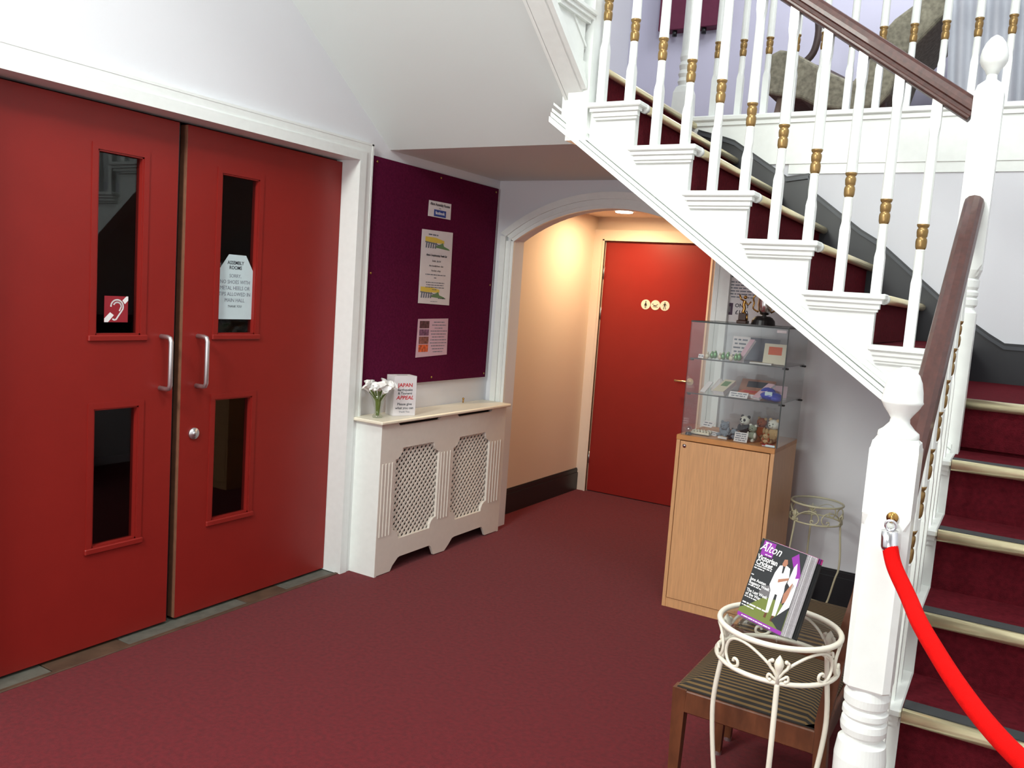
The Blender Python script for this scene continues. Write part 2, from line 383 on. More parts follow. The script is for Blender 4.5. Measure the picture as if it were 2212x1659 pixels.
def leaf(name, y0, y1, wy0, wy1, hy, label, edge):
    d = thing(name, label, 'door', (-2.93, (y0+y1)/2, 0.008), kind='structure')
    X0, X1 = -2.955, -2.912
    zs = [(0.395, 0.925), (1.20, 1.87)]
    mb = MB()
    mb.box(X0, X1, y0, wy0, 0.008, 2.03).box(X0, X1, wy1, y1, 0.008, 2.03)
    mb.box(X0, X1, wy0, wy1, 0.008, zs[0][0]).box(X0, X1, wy0, wy1, zs[0][1], zs[1][0]).box(X0, X1, wy0, wy1, zs[1][1], 2.03)
    obj('door_panel', mb, M['door'], d)
    e = (y1, y1+0.004) if edge > 0 else (y0-0.004, y0)
    obj('bare_edge' if edge < 0 else 'shut_edge', MB().box(X0+0.002, X1-0.001, e[0], e[1], 0.01, 2.028), M['dooredge'] if edge < 0 else M['black'], d, label='bare brown wooden meeting edge' if edge < 0 else None)
    for za, zb in zs:
        w = 0.022; mb = MB(); xo = X1-0.002; xi = X1+0.004
        mb.box(xo, xi, wy0-w, wy1+w, zb, zb+w, 0.003).box(xo, xi+0.006, wy0-w-0.006, wy1+w+0.006, za-w, za, 0.003)
        mb.box(xo, xi, wy0-w, wy0, za, zb, 0.003).box(xo, xi, wy1, wy1+w, za, zb, 0.003)
        mb.box(X1-0.03, X1, wy0, wy0+0.006, za, zb).box(X1-0.03, X1, wy1-0.006, wy1, za, zb).box(X1-0.03, X1, wy0, wy1, za, za+0.006).box(X1-0.03, X1, wy0, wy1, zb-0.006, zb)
        f = obj('window_beading', mb, M['door'], d)
        obj('glass_pane', MB().box(-2.934, -2.930, wy0, wy1, za, zb), M['glassdoor'], f)
    h = [(X1, hy, 0.988), (-2.87, hy, 0.988), (-2.856, hy, 0.992), (-2.85, hy, 1.005), (-2.85, hy, 1.09), (-2.85, hy, 1.175), (-2.856, hy, 1.19), (-2.87, hy, 1.194), (X1, hy, 1.194)]
    obj('pull_handle', MB().tube(h, 0.0095, 10), M['alu'], d, label='satin metal D shaped pull handle')
    return d
d1 = leaf('door_1', 1.345, 2.206, 1.868, 2.055, 2.148, 'left red door leaf with hearing loop sticker on its glass', 1)
d2 = leaf('door_2', 2.247, 3.128, 2.417, 2.620, 2.320, 'right red door leaf with pale blue notice on its glass', -1)
obj('lock_escutcheon', MB().tube([(-2.912, 2.313, 0.788), (-2.903, 2.313, 0.788)], 0.024, 20).tube([(-2.903, 2.313, 0.788), (-2.899, 2.313, 0.788)], 0.010, 12), M['alu'], d2, label='round satin metal door lock')

# sticker with ear symbol
st = thing('hearing_loop_sticker', 'red square sticker with white ear symbol on left door glass', 'sticker', (-2.928, 1.962, 1.245))
obj('sticker_sheet', MB().box(-2.9295, -2.9285, 1.915, 2.012, 1.247, 1.345), mat('sticker_red', (150, 34, 46), 0.5), st)
def P2(u, v): return (-2.9280, 1.915+0.097*u, 1.247+0.098*v)
def ribbon(pts, wd, mb):
    for (a, b) in zip(pts[:-1], pts[1:]):
        dx, dy = b[0]-a[0], b[1]-a[1]; L = math.hypot(dx, dy) or 1; nx, ny = -dy/L*wd/2, dx/L*wd/2
        ex, ey = dx/L*wd*0.15, dy/L*wd*0.15
        q = [(a[0]+nx-ex, a[1]+ny-ey), (a[0]-nx-ex, a[1]-ny-ey), (b[0]-nx+ex, b[1]-ny+ey), (b[0]+nx+ex, b[1]+ny+ey)]
        mb.add([P2(*p) for p in q], [(0, 1, 2, 3)])
mb = MB()
outer = [(0.27+0.26*(1-math.cos(t)), 0.60+0.26*math.sin(t)) for t in [i*PI/12 for i in range(13)]]
outer += [(0.78, 0.52), (0.72, 0.42), (0.63, 0.30), (0.56, 0.20), (0.50, 0.11), (0.42, 0.09), (0.35, 0.12)]
inner = [(0.54+0.165*math.cos(t), 0.60+0.165*math.sin(t)) for t in [2.7-i*0.3 for i in range(10)]]+[(0.66, 0.50), (0.63, 0.44)]
ribbon(outer, 0.06, mb); ribbon(inner, 0.055, mb)
mb.add([P2(*p) for p in [(0.24, 0.38), (0.40, 0.27), (0.16, 0.0), (0.0, 0.0), (0.0, 0.14)]], [(0, 1, 2, 3, 4)])
mb.add([P2(*p) for p in [(0.75, 0.84), (0.86, 0.70), (1.0, 0.84), (1.0, 1.0), (0.92, 1.0)]], [(0, 1, 2, 3, 4)])
obj('ear_symbol', mb, M['whiteink'], st, label='white ear symbol with diagonal bar')
# shoes notice
nt_ = thing('shoe_notice', 'pale blue cut corner notice about metal heels on right door glass', 'notice', (-2.928, 2.52, 1.262))
mb = MB().prism([(2.421, 1.264), (2.617, 1.264), (2.619, 1.468), (2.574, 1.54), (2.482, 1.54), (2.424, 1.462)], lambda u, v, d: (d, u, v), -2.9295, -2.9285)
obj('notice_sheet', mb, M['bluepaper'], nt_)
for s_, sz, z in [('ASSEMBLY', 0.021, 1.505), ('ROOMS', 0.021, 1.484), ('SORRY,', 0.021, 1.449), ('NO SHOES WITH', 0.0225, 1.423), ('METAL HEELS OR', 0.0225, 1.397), ('TIPS ALLOWED IN', 0.0225, 1.371), ('MAIN HALL', 0.0225, 1.345), ('THANK YOU', 0.014, 1.319)]:
    text(s_, sz, (-2.9282, 2.519, z), YR, ZU, M['ink'] if z > 1.47 or z < 1.33 else M['greyink'], nt_, bold=0.0004 if z > 1.47 else 0, shear=0.3 if z < 1.33 else 0, sx=0.93)

# ---- WC door
mb = MB(); mb.box(-2.83, -2.742, 5.775, 5.82, 0, 1.975).box(-1.92, -1.84, 5.775, 5.82, 0, 1.975).box(-2.742, -1.92, 5.775, 5.82, 1.895, 1.975)
mb.box(-2.755, -2.742, 5.765, 5.79, 0, 1.905).box(-1.92, -1.907, 5.765, 5.79, 0, 1.905).box(-2.755, -1.907, 5.765, 5.79, 1.895, 1.908)
struct('trim_3', mb, M['passage'], 'cream frame round the toilet door', 'door frame')
d3 = thing('door_3', 'plain red toilet door with three round signs in the passage', 'door', (-2.33, 5.82, 0), kind='structure')
obj('door_panel', MB().box(-2.740, -1.922, 5.80, 5.84, 0.006, 1.892, 0.002), M['door'], d3)
for z in (1.52, 1.68-0.62, 0.28):
    pass
for z in (1.66, 1.36, 0.26):
    obj('hinge', MB().tube([(-2.743, 5.797, z-0.045), (-2.743, 5.797, z+0.045)], 0.007, 8), M['alu'], d3)
lv = obj('lever_handle', MB().tube([(-2.00, 5.80, 0.925), (-2.00, 5.755, 0.925), (-2.02, 5.75, 0.925), (-2.10, 5.75, 0.925)], 0.008, 8).disc((-2.00, 5.795, 0.925), 0.025), mat('pale_brass', (214, 196, 160), 0.3, metal=0.9), d3, label='pale brass lever handle')
XS = [-2.387, -2.312, -2.240]
for i, x in enumerate(XS):
    s_ = obj('round_sign', MB().disc((x, 5.7975, 1.447), 0.036, 'y', 24, 0.003), M['cream'], d3, label=['round sign with woman symbol', 'round sign with baby changing symbol', 'round sign with man symbol'][i])
    mb = MB(); Y0 = 5.7968
    def pg(pts): mb.add([(x+u, Y0, 1.447+v) for u, v in pts], [tuple(range(len(pts)))])
    if i != 1:
        pg([(0.0045*math.cos(a), 0.021+0.0045*math.sin(a)) for a in [k*PI/5 for k in range(10)]])
        if i == 0: pg([(-0.003, 0.015), (0.003, 0.015), (0.011, -0.008), (-0.011, -0.008)]); pg([(-0.005, -0.008), (-0.001, -0.008), (-0.001, -0.026), (-0.005, -0.026)]); pg([(0.001, -0.008), (0.005, -0.008), (0.005, -0.026), (0.001, -0.026)])
        else: pg([(-0.007, 0.015), (0.007, 0.015), (0.005, -0.004), (-0.005, -0.004)]); pg([(-0.005, -0.004), (-0.001, -0.004), (-0.006, -0.026), (-0.011, -0.026)]); pg([(0.001, -0.004), (0.005, -0.004), (0.011, -0.026), (0.006, -0.026)]); pg([(-0.007, 0.015), (-0.005, 0.013), (-0.014, -0.002), (-0.016, 0.0)]); pg([(0.007, 0.015), (0.016, 0.0), (0.014, -0.002), (0.005, 0.013)])
    else:
        pg([(-0.019+0.004*math.cos(a), 0.006+0.004*math.sin(a)) for a in [k*PI/5 for k in range(10)]])
        pg([(-0.017, 0.0), (0.008, -0.002), (0.014, -0.008), (-0.014, -0.008)]); pg([(-0.02, -0.012), (0.02, -0.012), (0.02, -0.015), (-0.02, -0.015)]); pg([(0.008, 0.002), (0.018, 0.008), (0.020, 0.005), (0.010, -0.002)])
    obj('pictogram', mb, M['black'], s_)
dl = thing('downlight', 'lit round downlight in the passage ceiling near the arch top', 'light', (-2.42, 5.36, 2.07))
obj('trim_ring', MB().tube([(-2.42+0.062*math.cos(a), 5.36+0.062*math.sin(a), 2.066) for a in [k*PI/12 for k in range(24)]], 0.006, 6, closed=True), M['gloss'], dl)
obj('lit_lens', MB().disc((-2.42, 5.36, 2.054), 0.058, 'z', 24, 0.014), M['lamp'], dl)

# ---- soffits under landing and flight three
CZ = 2.130; SLY = 3.38; SX = -1.715
struct('ceiling_landing', MB().box(WX, -1.62, SLY, AY, CZ, CZ+0.10), M['soffit'], 'flat plaster soffit under the upper quarter landing', 'ceiling')
sl = 0.722
ye = 0.2; ze = CZ+sl*(SLY-ye)
mb = MB().prism([(SLY, CZ), (ye, ze), (ye, ze+0.05), (SLY, CZ+0.05)], lambda u, v, d: (d, u, v), WX, SX)
struct('ceiling_slope', mb, M['soffit'], 'sloping plaster underside of the top flight', 'ceiling')

# ================================================================== STAIRS
T2 = [1.372+0.1725*k for k in range(6)]; L2Z = 2.42
FY = 3.13           # front plane of flight-two string
mid = thing('stair_flight', 'middle stair flight rising left with white stepped string', 'stairs', (-0.9, 3.7, 1.0))
def cap_right(k): return -0.420-0.238*(k-1)
def riser_x(k): return cap_right(k)-0.034
def cap_left(k): return -0.458-0.238*k
LB = lambda x: 1.165+0.713*(-0.365-x)
# outer string (sawtooth)
pts = [(-0.16, LB(-0.16)), (-0.16, T2[0]-0.02)]
for k in range(6):
    pts += [(riser_x(k), T2[k]-0.02)] if k else []
    pts += [(riser_x(k+1), T2[k]-0.02)]
pts += [(riser_x(6), L2Z-0.02), (-1.74, L2Z-0.02), (-1.74, LB(-1.74))]
mb = MB().prism(pts, lambda u, v, d: (u, d, v), FY+0.02, FY+0.055)
obj('string_board', mb, M['gloss'], mid)
# string base mouldings
mb = MB()
for o0, o1, yy in ((0.0, 0.018, FY-0.020), (0.020, 0.034, FY-0.008), (0.038, 0.048, FY+0.0), (0.060, 0.068, FY+0.010)):
    a, b = -0.17, -1.775
    mb.prism([(a, LB(a)+o0*1.22), (b, LB(b)+o0*1.22), (b, LB(b)+o1*1.22), (a, LB(a)+o1*1.22)], lambda u, v, d: (u, d, v), yy, FY+0.03)
obj('string_moulding', mb, M['gloss'], mid)
# plaster soffit of the middle flight
a, b = -0.23, -1.72
mb = MB().prism([(a, LB(a)+0.03), (b, LB(b)+0.03), (b, LB(b)+0.08), (a, LB(a)+0.08)], lambda u, v, d: (u, d, v), FY+0.055, AY)
obj('soffit', mb, M['soffit'], mid)
for k in range(6):
    z = T2[k]; xr = cap_right(k) if k else -0.205; xl = cap_left(k) if k < 5 else -1.60
    # cap with stepped mouldings
    mb = MB().box(xl, xr, FY-0.030, FY+0.062, z-0.020, z, 0.004)
    mb.box(xl+0.008, xr-0.010, FY-0.018, FY+0.02, z-0.034, z-0.020).box(xl+0.016, xr-0.018, FY-0.006, FY+0.02, z-0.052, z-0.034)
    mb.box(xl+0.020, xr-0.024, FY+0.004, FY+0.02, z-0.062, z-0.052)
    obj('tread_cap', mb, M['gloss'], mid)
    xrr = riser_x(k) if k else -0.23
    obj('riser', MB().box(xrr-0.012, xrr, FY+0.055, AY-0.001, z-0.17, z-0.012), M['stair_carpet'], mid)
    obj('tread', MB().box(riser_x(k+1)-0.01, xrr+0.015, FY+0.062, AY-0.001, z-0.03, z), M['stair_carpet'], mid)
    if k:
        n = obj('nosing', MB().tube([(xrr+0.022, FY+0.064, z-0.016), (xrr+0.022, AY-0.02, z-0.016)], 0.0165, 12).box(xrr-0.012, xrr+0.022, FY+0.064, AY-0.02, z-0.008, z+0.001), M['brass'], mid)
        obj('grip_strip', MB().box(xrr-0.040, xrr-0.012, FY+0.064, AY-0.02, z-0.001, z+0.003), M['strip'], n)
        obj('nosing_knob', MB().tube([(xrr+0.020, FY+0.045, z-0.016), (xrr+0.020, FY+0.066, z-0.016)], 0.019, 12), M['gloss'], n)
obj('riser', MB().box(riser_x(6)-0.012, riser_x(6), FY+0.055, AY-0.001, L2Z-0.17, L2Z-0.012), M['stair_carpet'], mid)
obj('nosing', MB().tube([(riser_x(6)+0.02, FY+0.08, L2Z-0.014), (riser_x(6)+0.02, AY+0.04, L2Z-0.014)], 0.015, 12), M['brass'], mid)
# wall string
pts = [(0.30, 1.21), (0.30, 1.392), (-0.08, 1.392), (-0.145, 1.43), (-0.30, 1.535), (-0.65, 1.832), (-0.74, 1.885), (-0.985, 2.07), (-1.01, 2.152), (-1.115, 2.138), (-1.40, 2.325), (-1.446, 2.341), (-1.60, 2.385), (-1.60, 2.12), (-0.44, 1.28), (-0.16, 1.15)]
obj('wall_string', MB().prism(pts, lambda u, v, d: (u, d, v), AY-0.022, AY-0.001), M['slate'], mid, label='black painted wall string')
mb = MB()
tp = pts[1:13]
for (a, b) in zip(tp[:-1], tp[1:]):
    mb.prism([(a[0], a[1]-0.028), (a[0], a[1]-0.012), (b[0], b[1]-0.012), (b[0], b[1]-0.028)], lambda u, v, d: (u, d, v), AY-0.034, AY-0.02)
obj('wall_string_moulding', mb, mat('slate_moulding', (62, 66, 72), 0.35), mid)

# landing one
L1 = 1.21
lan = thing('stair_landing', 'red carpeted quarter landing at the top of the lower flight', 'landing', (0.4, 3.8, 1.0))
obj('landing_floor', MB().box(-0.16, 1.05, 3.235, AY, L1-0.16, L1).box(-0.24, -0.16, 3.22, AY, L1-0.16, L1-0.001), M['stair_carpet'], lan)
obj('landing_skirting', MB().box(0.30, 1.05, AY-0.02, AY-0.001, L1, 1.372).box(0.30, 1.05, AY-0.012, AY-0.001, 1.372, 1.392), M['slate'], lan, label='black skirting behind the landing')
# upper landing
up = thing('stair_landing', 'upper quarter landing level with the gallery behind the left newel', 'landing', (-2.2, 4.0, 2.2))
obj('landing_floor', MB().box(WX, riser_x(6)-0.012, SLY-0.02, AY+0.10, CZ+0.101, L2Z), M['stair_carpet'], up)

# lower flight
lowf = thing('stair_flight', 'lower stair flight with dark red treads and brass nosings beside velvet rope', 'stairs', (0.4, 2.4, 0))
NY = [3.235, 2.955, 2.712, 2.462, 2.214, 1.966, 1.718]; NZ = [L1-0.173*i for i in range(7)]
XL = -0.155; XR_ = 1.05
for i in range(7):
    y, z = NY[i], NZ[i]
    nxt = NY[i-1] if i else None
    obj('riser', MB().box(XL, XR_-0.001, y+0.014, y+0.026, max(0, z-0.173), z-0.012), M['stair_carpet'], lowf)
    if i: obj('tread', MB().box(XL, XR_-0.001, y+0.005, nxt+0.02, z-0.025, z), M['stair_carpet'], lowf)
    n = obj('nosing', MB().tube([(XL+0.002, y-0.002, z-0.012), (XR_-0.003, y-0.002, z-0.012)], 0.0175, 14), M['brass'], lowf)
    obj('grip_strip', MB().box(XL+0.002, XR_-0.003, y+0.012, y+0.062 if i else y+0.03, z-0.001, z+0.004), M['strip'], n)
    if i:
        yn = NY[i-1]+0.016
        mb = MB().box(-0.240, XL, y-0.012, yn, z-0.018, z+0.002, 0.004).box(-0.232, XL-0.004, y-0.002, yn, z-0.032, z-0.018).box(-0.228, XL-0.006, y+0.006, yn, z-0.048, z-0.032)
        obj('tread_cap', mb, M['gloss'], lowf)
S1 = 0.173/0.248
pts = []
for i in range(6, 0, -1):
    y, z = NY[i], NZ[i]
    pts += [(y+0.014, NZ[i]-0.173 if i < 6 else 0), (y+0.014, z-0.018)]
pts += [(NY[0]+0.012, NZ[1]-0.018), (NY[0]+0.012, L1-0.01), (3.26, L1-0.01), (3.26, L1-0.32), (1.93, 0.0)]
mb = MB()
mb.prism(pts, lambda u, v, d: (d, u, v), -0.222, -0.1555)
obj('string_board', mb, M['gloss'], lowf)
obj('side_panel', MB().prism([(1.75, 0), (1.93, 0.02), (3.26, L1-0.30), (AY, L1-0.30), (AY, 0)], lambda u, v, d: (d, u, v), -0.205, -0.175), M['wall'], lowf)

# top flight
topf = thing('stair_flight', 'top stair flight with cream outer string climbing over the left wall', 'stairs', (-2.2, 2.0, 2.4))
R3 = [3.10-0.245*j for j in range(9)]
pts = []
zb = lambda y: CZ-0.035+sl*(SLY-y)
pts = [(3.30, zb(3.30)), (3.30, L2Z-0.01)]
for j, y in enumerate(R3):
    pts += [(y, L2Z-0.02+0.173*j), (y, L2Z-0.02+0.173*(j+1))]
pts += [(0.95, L2Z-0.02+0.173*9), (0.95, zb(0.95))]
obj('string_board', MB().prism(pts, lambda u, v, d: (d, u, v), SX, -1.632), M['gloss'], topf)
mb = MB()
for o0, o1, xx in ((0.0, 0.03, -1.612), (0.045, 0.06, -1.622), (0.16, 0.172, -1.626)):
    a, b = 3.11, 0.95
    mb.prism([(a, zb(a)+o0), (a, zb(a)+o1), (b, zb(b)+o1), (b, zb(b)+o0)], lambda u, v, d: (d, u, v), -1.64, xx)
mb.prism([(3.38, zb(3.38)), (3.38, zb(3.38)+0.02), (0.95, zb(0.95)+0.02), (0.95, zb(0.95))], lambda u, v, d: (d, u, v), SX-0.014, SX+0.002)
obj('string_moulding', mb, M['gloss'], topf)
for j in range(8):
    y = R3[j]; z = L2Z+0.173*(j+1)
    mb = MB().box(-1.705, -1.596, R3[j+1]-0.01, y+0.03, z-0.02, z, 0.004).box(-1.70, -1.606, R3[j+1], y+0.022, z-0.034, z-0.02).box(-1.70, -1.616, R3[j+1], y+0.014, z-0.05, z-0.034)
    obj('tread_cap', mb, M['gloss'], topf)
    obj('tread', MB().box(WX, -1.705, y-0.245, y+0.02, z-0.03, z), M['stair_carpet'], topf)
    obj('riser', MB().box(WX, -1.705, y-0.012, y, z-0.173, z-0.02), M['stair_carpet'], topf)

# ---- balusters
def bal_meshes(h_gold, h_top, sq=0.016):
    """white baluster with gold beads; heights from foot"""
    g = h_gold
    low = MB().loft([(0, sq, 1), (g-0.115, sq, 1), (g-0.10, sq*0.93, 0.85), (g-0.085, sq*0.93, 0.3), (g-0.06, sq*1.0, 0.0), (g-0.012, sq*0.93, 0), (g-0.004, sq*0.98, 0), (g, sq*0.8, 0),
                     (g+0.078, sq*0.85, 0), (g+0.082, sq*1.2, 0), (g+0.088, sq*1.22, 0), (g+0.10, sq*1.18, 0), (g+0.15, sq*1.14, 0), (h_top-0.135, sq*1.02, 0),
                     (h_top-0.115, sq*0.98, 0.3), (h_top-0.09, sq*1.02, 0.9), (h_top-0.075, sq, 1), (h_top, sq, 1)], n=12, smooth=False)
    gold = MB().loft([(g-0.001, sq*0.86, 0), (g+0.004, sq*1.02, 0), (g+0.010, sq*1.10, 0), (g+0.026, sq*1.14, 0), (g+0.034, sq*1.06, 0), (g+0.038, sq*0.86, 0), (g+0.042, sq*1.04, 0),
                      (g+0.058, sq*1.14, 0), (g+0.066, sq*1.08, 0), (g+0.070, sq*0.86, 0), (g+0.074, sq*1.1, 0), (g+0.080, sq*1.24, 0), (g+0.083, sq*1.24, 0)], n=14, smooth=True)
    return low, gold
proto_cache = {}
def baluster(x, y, zf, h_gold, h_top, parent):
    key = (round(h_gold, 3), round(h_top, 3))
    if key not in proto_cache:
        a, g = bal_meshes(h_gold, h_top)
        o = obj('baluster', a, M['gloss'], parent, world=False); og = obj('gold_beads', g, M['gold'], o, world=False)
        proto_cache[key] = o
    else:
        src = proto_cache[key]; o = src.copy(); col.objects.link(o); o.parent = parent
        og = src.children[0].copy(); col.objects.link(og); og.parent = o
    o.location = Vector((x, y, zf))-parent.location
    return o
RAILP = [(-0.030, 0.012), (-0.030, 0.024), (-0.026, 0.040), (-0.016, 0.050), (0, 0.054), (0.016, 0.050), (0.026, 0.040), (0.030, 0.024), (0.030, 0.012),
         (0.024, 0.008), (0.022, -0.002), (0.027, -0.006), (0.027, -0.012), (0.018, -0.018), (-0.018, -0.018), (-0.027, -0.012), (-0.027, -0.006), (-0.022, -0.002), (-0.024, 0.008)]
def rail_mesh(p, q):
    p = Vector(p); q = Vector(q); t = (q-p).normalized(); side = t.cross(Vector((0, 0, 1))).normalized(); u = side.cross(t)
    n = len(RAILP); vs = [e+side*a+u*b for e in (p, q) for a, b in RAILP]
    return MB().add(vs, [tuple(range(n)), tuple(range(2*n-1, n-1, -1))]+[(i, (i+1) % n, n+(i+1) % n, n+i) for i in range(n)])
# middle balustrade
bm_ = thing('balustrade', 'white balustrade with gold beads up the middle flight', 'balustrade', (-0.9, 3.165, 1.372))
tr = [0, 1, 1, 2, 2, 3, 3, 4, 4, 5, 5]
railz = lambda x: 2.112+0.702*(-0.237-x)   # rail bottom
for i in range(11):
    x = -0.337-0.1232*i; zf = T2[tr[i]]
    gold = 1.700+0.0862*i
    baluster(x, 3.165, zf, round(gold-zf, 2), round(railz(x)+0.014-zf, 2), bm_)
obj('handrail', rail_mesh((-0.235, 3.165, railz(-0.235)+0.022), (-1.60, 3.165, railz(-1.60)+0.022)), M['mahog'], bm_)
# lower balustrade
bl_ = thing('balustrade', 'balustrade along the lower flight seen nearly end on', 'balustrade', (-0.19, 2.4, 0.2))
railz1 = lambda y: 1.80-0.69*(3.12-y)
for i in range(1, 6):
    for fy in (0.052, 0.176):
        y = NY[i]+fy
        if y < 1.85 or y > 3.10: continue
        zf = NZ[i]+0.002
        gz = 1.47-0.70*(3.12-y)
        baluster(-0.192, y, zf, round(gz-zf, 2), round(railz1(y)+0.014-zf, 2), bl_)
obj('handrail', rail_mesh((-0.192, 3.13, railz1(3.13)+0.022), (-0.192, 1.79, railz1(1.79)+0.022)), M['mahog'], bl_)
# gallery balustrade
gb = thing('balustrade', 'gallery balustrade along the upper level in front of the chaise', 'balustrade', (-0.2, 4.50, 2.452))
for i in range(20):
    x = -1.567+0.1355*i
    if x > 1.0: break
    baluster(x, 4.50, 2.452, 0.32, 0.86, gb)
obj('handrail', rail_mesh((-1.68, 4.50, 3.32), (1.04, 4.50, 3.32)), M['mahog'], gb)
obj('base_rail', MB().box(-1.66, 1.049, AY-0.035, 4.56, 2.424, 2.452, 0.006).box(-1.66, 1.049, AY-0.022, AY+0.02, 2.402, 2.424).box(-1.66, 1.049, AY-0.012, AY+0.02, 2.384, 2.402), M['gloss'], gb)
# top balustrade
tb = thing('balustrade', 'balustrade of the top flight at the upper left newel', 'balustrade', (-1.655, 2.9, 2.6))
for j in range(3):
    for fy in (0.05, 0.17):
        y = R3[j]+0.02-fy; zf = L2Z+0.173*(j+1)
        baluster(-1.655, y, zf, round(0.28+0.7*(R3[j]-y), 2), round(0.80-0.7*fy+0.12, 2), tb)
obj('handrail', rail_mesh((-1.655, 3.10, 3.36), (-1.655, 2.3, 3.36+0.8*0.706)), M['mahog'], tb)
# fascia of gallery
struct('trim_4', MB().box(-1.64, 1.049, AY-0.014, AY, 2.20, 2.384).box(-1.115, 1.049, AY-0.008, AY, 2.152, 2.20), M['gloss'], 'white fascia board below the gallery balusters', 'fascia')

# ---- newels
def newel(name_label, x, y, sections, finial, m=M['gloss']):
    t = thing('newel_post', name_label, 'newel post', (x, y, sections[0][0]))
    obj('shaft', MB().loft(sections, x, y, n=40, off=0.0), m, t)
    if finial: obj('finial', MB().loft(finial, x, y, n=28, smooth=True), m, t, label='acorn shaped finial')
    return t
def acorn(z0, s=1.0):
    return [(z0, 0.036*s, 0), (z0+0.004, 0.037*s, 0), (z0+0.012, 0.036*s, 0), (z0+0.018, 0.028*s, 0), (z0+0.030, 0.018*s, 0), (z0+0.038, 0.017*s, 0), (z0+0.046, 0.022*s, 0), (z0+0.058, 0.031*s, 0),
            (z0+0.066, 0.035*s, 0), (z0+0.070, 0.0375*s, 0), (z0+0.073, 0.036*s, 0), (z0+0.090, 0.0345*s, 0), (z0+0.108, 0.031*s, 0), (z0+0.122, 0.025*s, 0), (z0+0.131, 0.016*s, 0), (z0+0.136, 0.006*s, 0)]
H = 0.0425
nl = newel('large white newel post with acorn finial holding the red rope', -0.186, 1.75,
      [(0, H, 1), (0.42, H, 1), (0.44, H*0.95, 0.5), (0.46, H*0.8, 0), (0.50, H*0.95, 0), (0.56, H*1.12, 0), (0.60, H*1.14, 0), (0.632, H*1.05, 0), (0.640, H*0.80, 0), (0.646, H*0.82, 0), (0.652, H*0.98, 0), (0.664, H*1.02, 0),
       (0.676, H*0.98, 0), (0.681, H*0.86, 0), (0.688, H*1.0, 0), (0.698, H*0.99, 0), (0.704, H*0.86, 0), (0.712, H*0.98, 0), (0.728, H*1.0, 0), (0.740, H*0.9, 0), (0.746, H*0.84, 0), (0.748, H*0.94, -0.7265), (0.752, H, -0.7265),
       (1.070, H, -0.7265), (1.092, H, -0.97), (1.094, H, 1), (1.218, H, 1), (1.232, H*0.95, -0.7265), (1.240, H*0.86, 0)], acorn(1.238))
# chamfered lower half overlay comes from squareness; eye plate, hook
pl_ = newel('white landing newel post with acorn finial where the handrails meet', -0.190, 3.170,
      [(L1-0.30, H, 1), (1.50, H, 1), (1.510, H*0.85, 0.3), (1.518, H*0.8, 0), (1.526, H*0.96, 0), (1.544, H*0.98, 0), (1.550, H*0.84, 0), (1.557, H*0.94, 0), (1.568, H*0.95, 0), (1.575, H*0.84, 0), (1.585, H*0.93, 0), (1.606, H*0.95, 0), (1.612, H*0.84, 0),
       (1.62, H*0.9, 0.4), (1.64, H, -0.7265), (1.66, H, 1), (2.20, H, 1), (2.226, H*0.85, -0.8), (2.245, H*0.40, 0.2), (2.262, H*0.36, 0)],
      [(2.262, 0.017, 0), (2.275, 0.022, 0), (2.29, 0.034, 0), (2.303, 0.040, 0), (2.32, 0.0405, 0), (2.34, 0.037, 0), (2.36, 0.029, 0), (2.376, 0.017, 0), (2.384, 0.005, 0)])
newel('white newel post rising at the top of the middle flight', -1.652, 3.167, [(2.093, H*1.1, 1), (3.5, H*1.1, 1), (3.52, H*0.8, 0.6)], acorn(3.5))
newel('turned grey white gallery newel at the left end of the gallery balusters', -1.735, 4.50,
      [(2.42, H*1.25, 1), (2.60, H*1.1, 1), (2.63, H*1.0, 0.5), (2.64, H*0.8, 0), (2.66, H*1.0, 0), (2.68, H*0.82, 0), (2.70, H*0.98, 0), (2.72, H*0.8, 0), (2.745, H*0.96, 0), (2.765, H*0.8, 0), (2.79, H*0.92, 0), (2.82, H*0.8, 0),
       (3.1, H*0.78, 0), (3.2, H, 1), (3.5, H, 1)], acorn(3.5))
# newel eye + rope
rp = thing('barrier_rope', 'bright red velvet barrier rope hanging from the white newel', 'rope', (-0.175, 1.69, 1.08))
import itertools
ctrl = [(-0.172, 1.690, 1.046), (-0.158, 1.672, 1.012), (-0.125, 1.62, 0.977), (-0.099, 1.55, 0.960), (-0.068, 1.48, 0.945), (-0.030, 1.40, 0.929), (0.011, 1.32, 0.917), (0.056, 1.24, 0.912), (0.12, 1.14, 0.915), (0.22, 1.02, 0.93), (0.36, 0.93, 0.95), (0.55, 0.88, 0.98), (0.78, 0.90, 1.02), (1.0, 0.96, 1.07)]
def smoothpath(c, k=6):
    c = [Vector(p) for p in c]; out = []
    for i in range(len(c)-1):
        p0 = c[max(i-1, 0)]; p1 = c[i]; p2 = c[i+1]; p3 = c[min(i+2, len(c)-1)]
        for j in range(k):
            t = j/k; out.append(0.5*((2*p1)+(-p0+p2)*t+(2*p0-5*p1+4*p2-p3)*t*t+(-p0+3*p1-3*p2+p3)*t**3))
    return out+[c[-1]]
obj('rope_body', MB().tube(smoothpath(ctrl), 0.0142, 16), M['rope'], rp)
obj('end_cap', MB().tube([(-0.1745, 1.689, 1.072), (-0.1725, 1.690, 1.044), (-0.170, 1.689, 1.039)], [0.0150, 0.0155, 0.0155], 20), M['chrome'], rp, label='chrome end cap')
hk = [(-0.1745+0.009*math.cos(a), 1.693, 1.082+0.009*math.sin(a)) for a in [k*PI/8 for k in range(16)]]
obj('wall_hook', MB().tube([(1.049, 0.965, 1.085), (1.02, 0.965, 1.085), (1.005, 0.962, 1.075)], 0.006, 8).disc((1.044, 0.965, 1.085), 0.02, 'x', 16, 0.005), M['goldmetal'], rp)
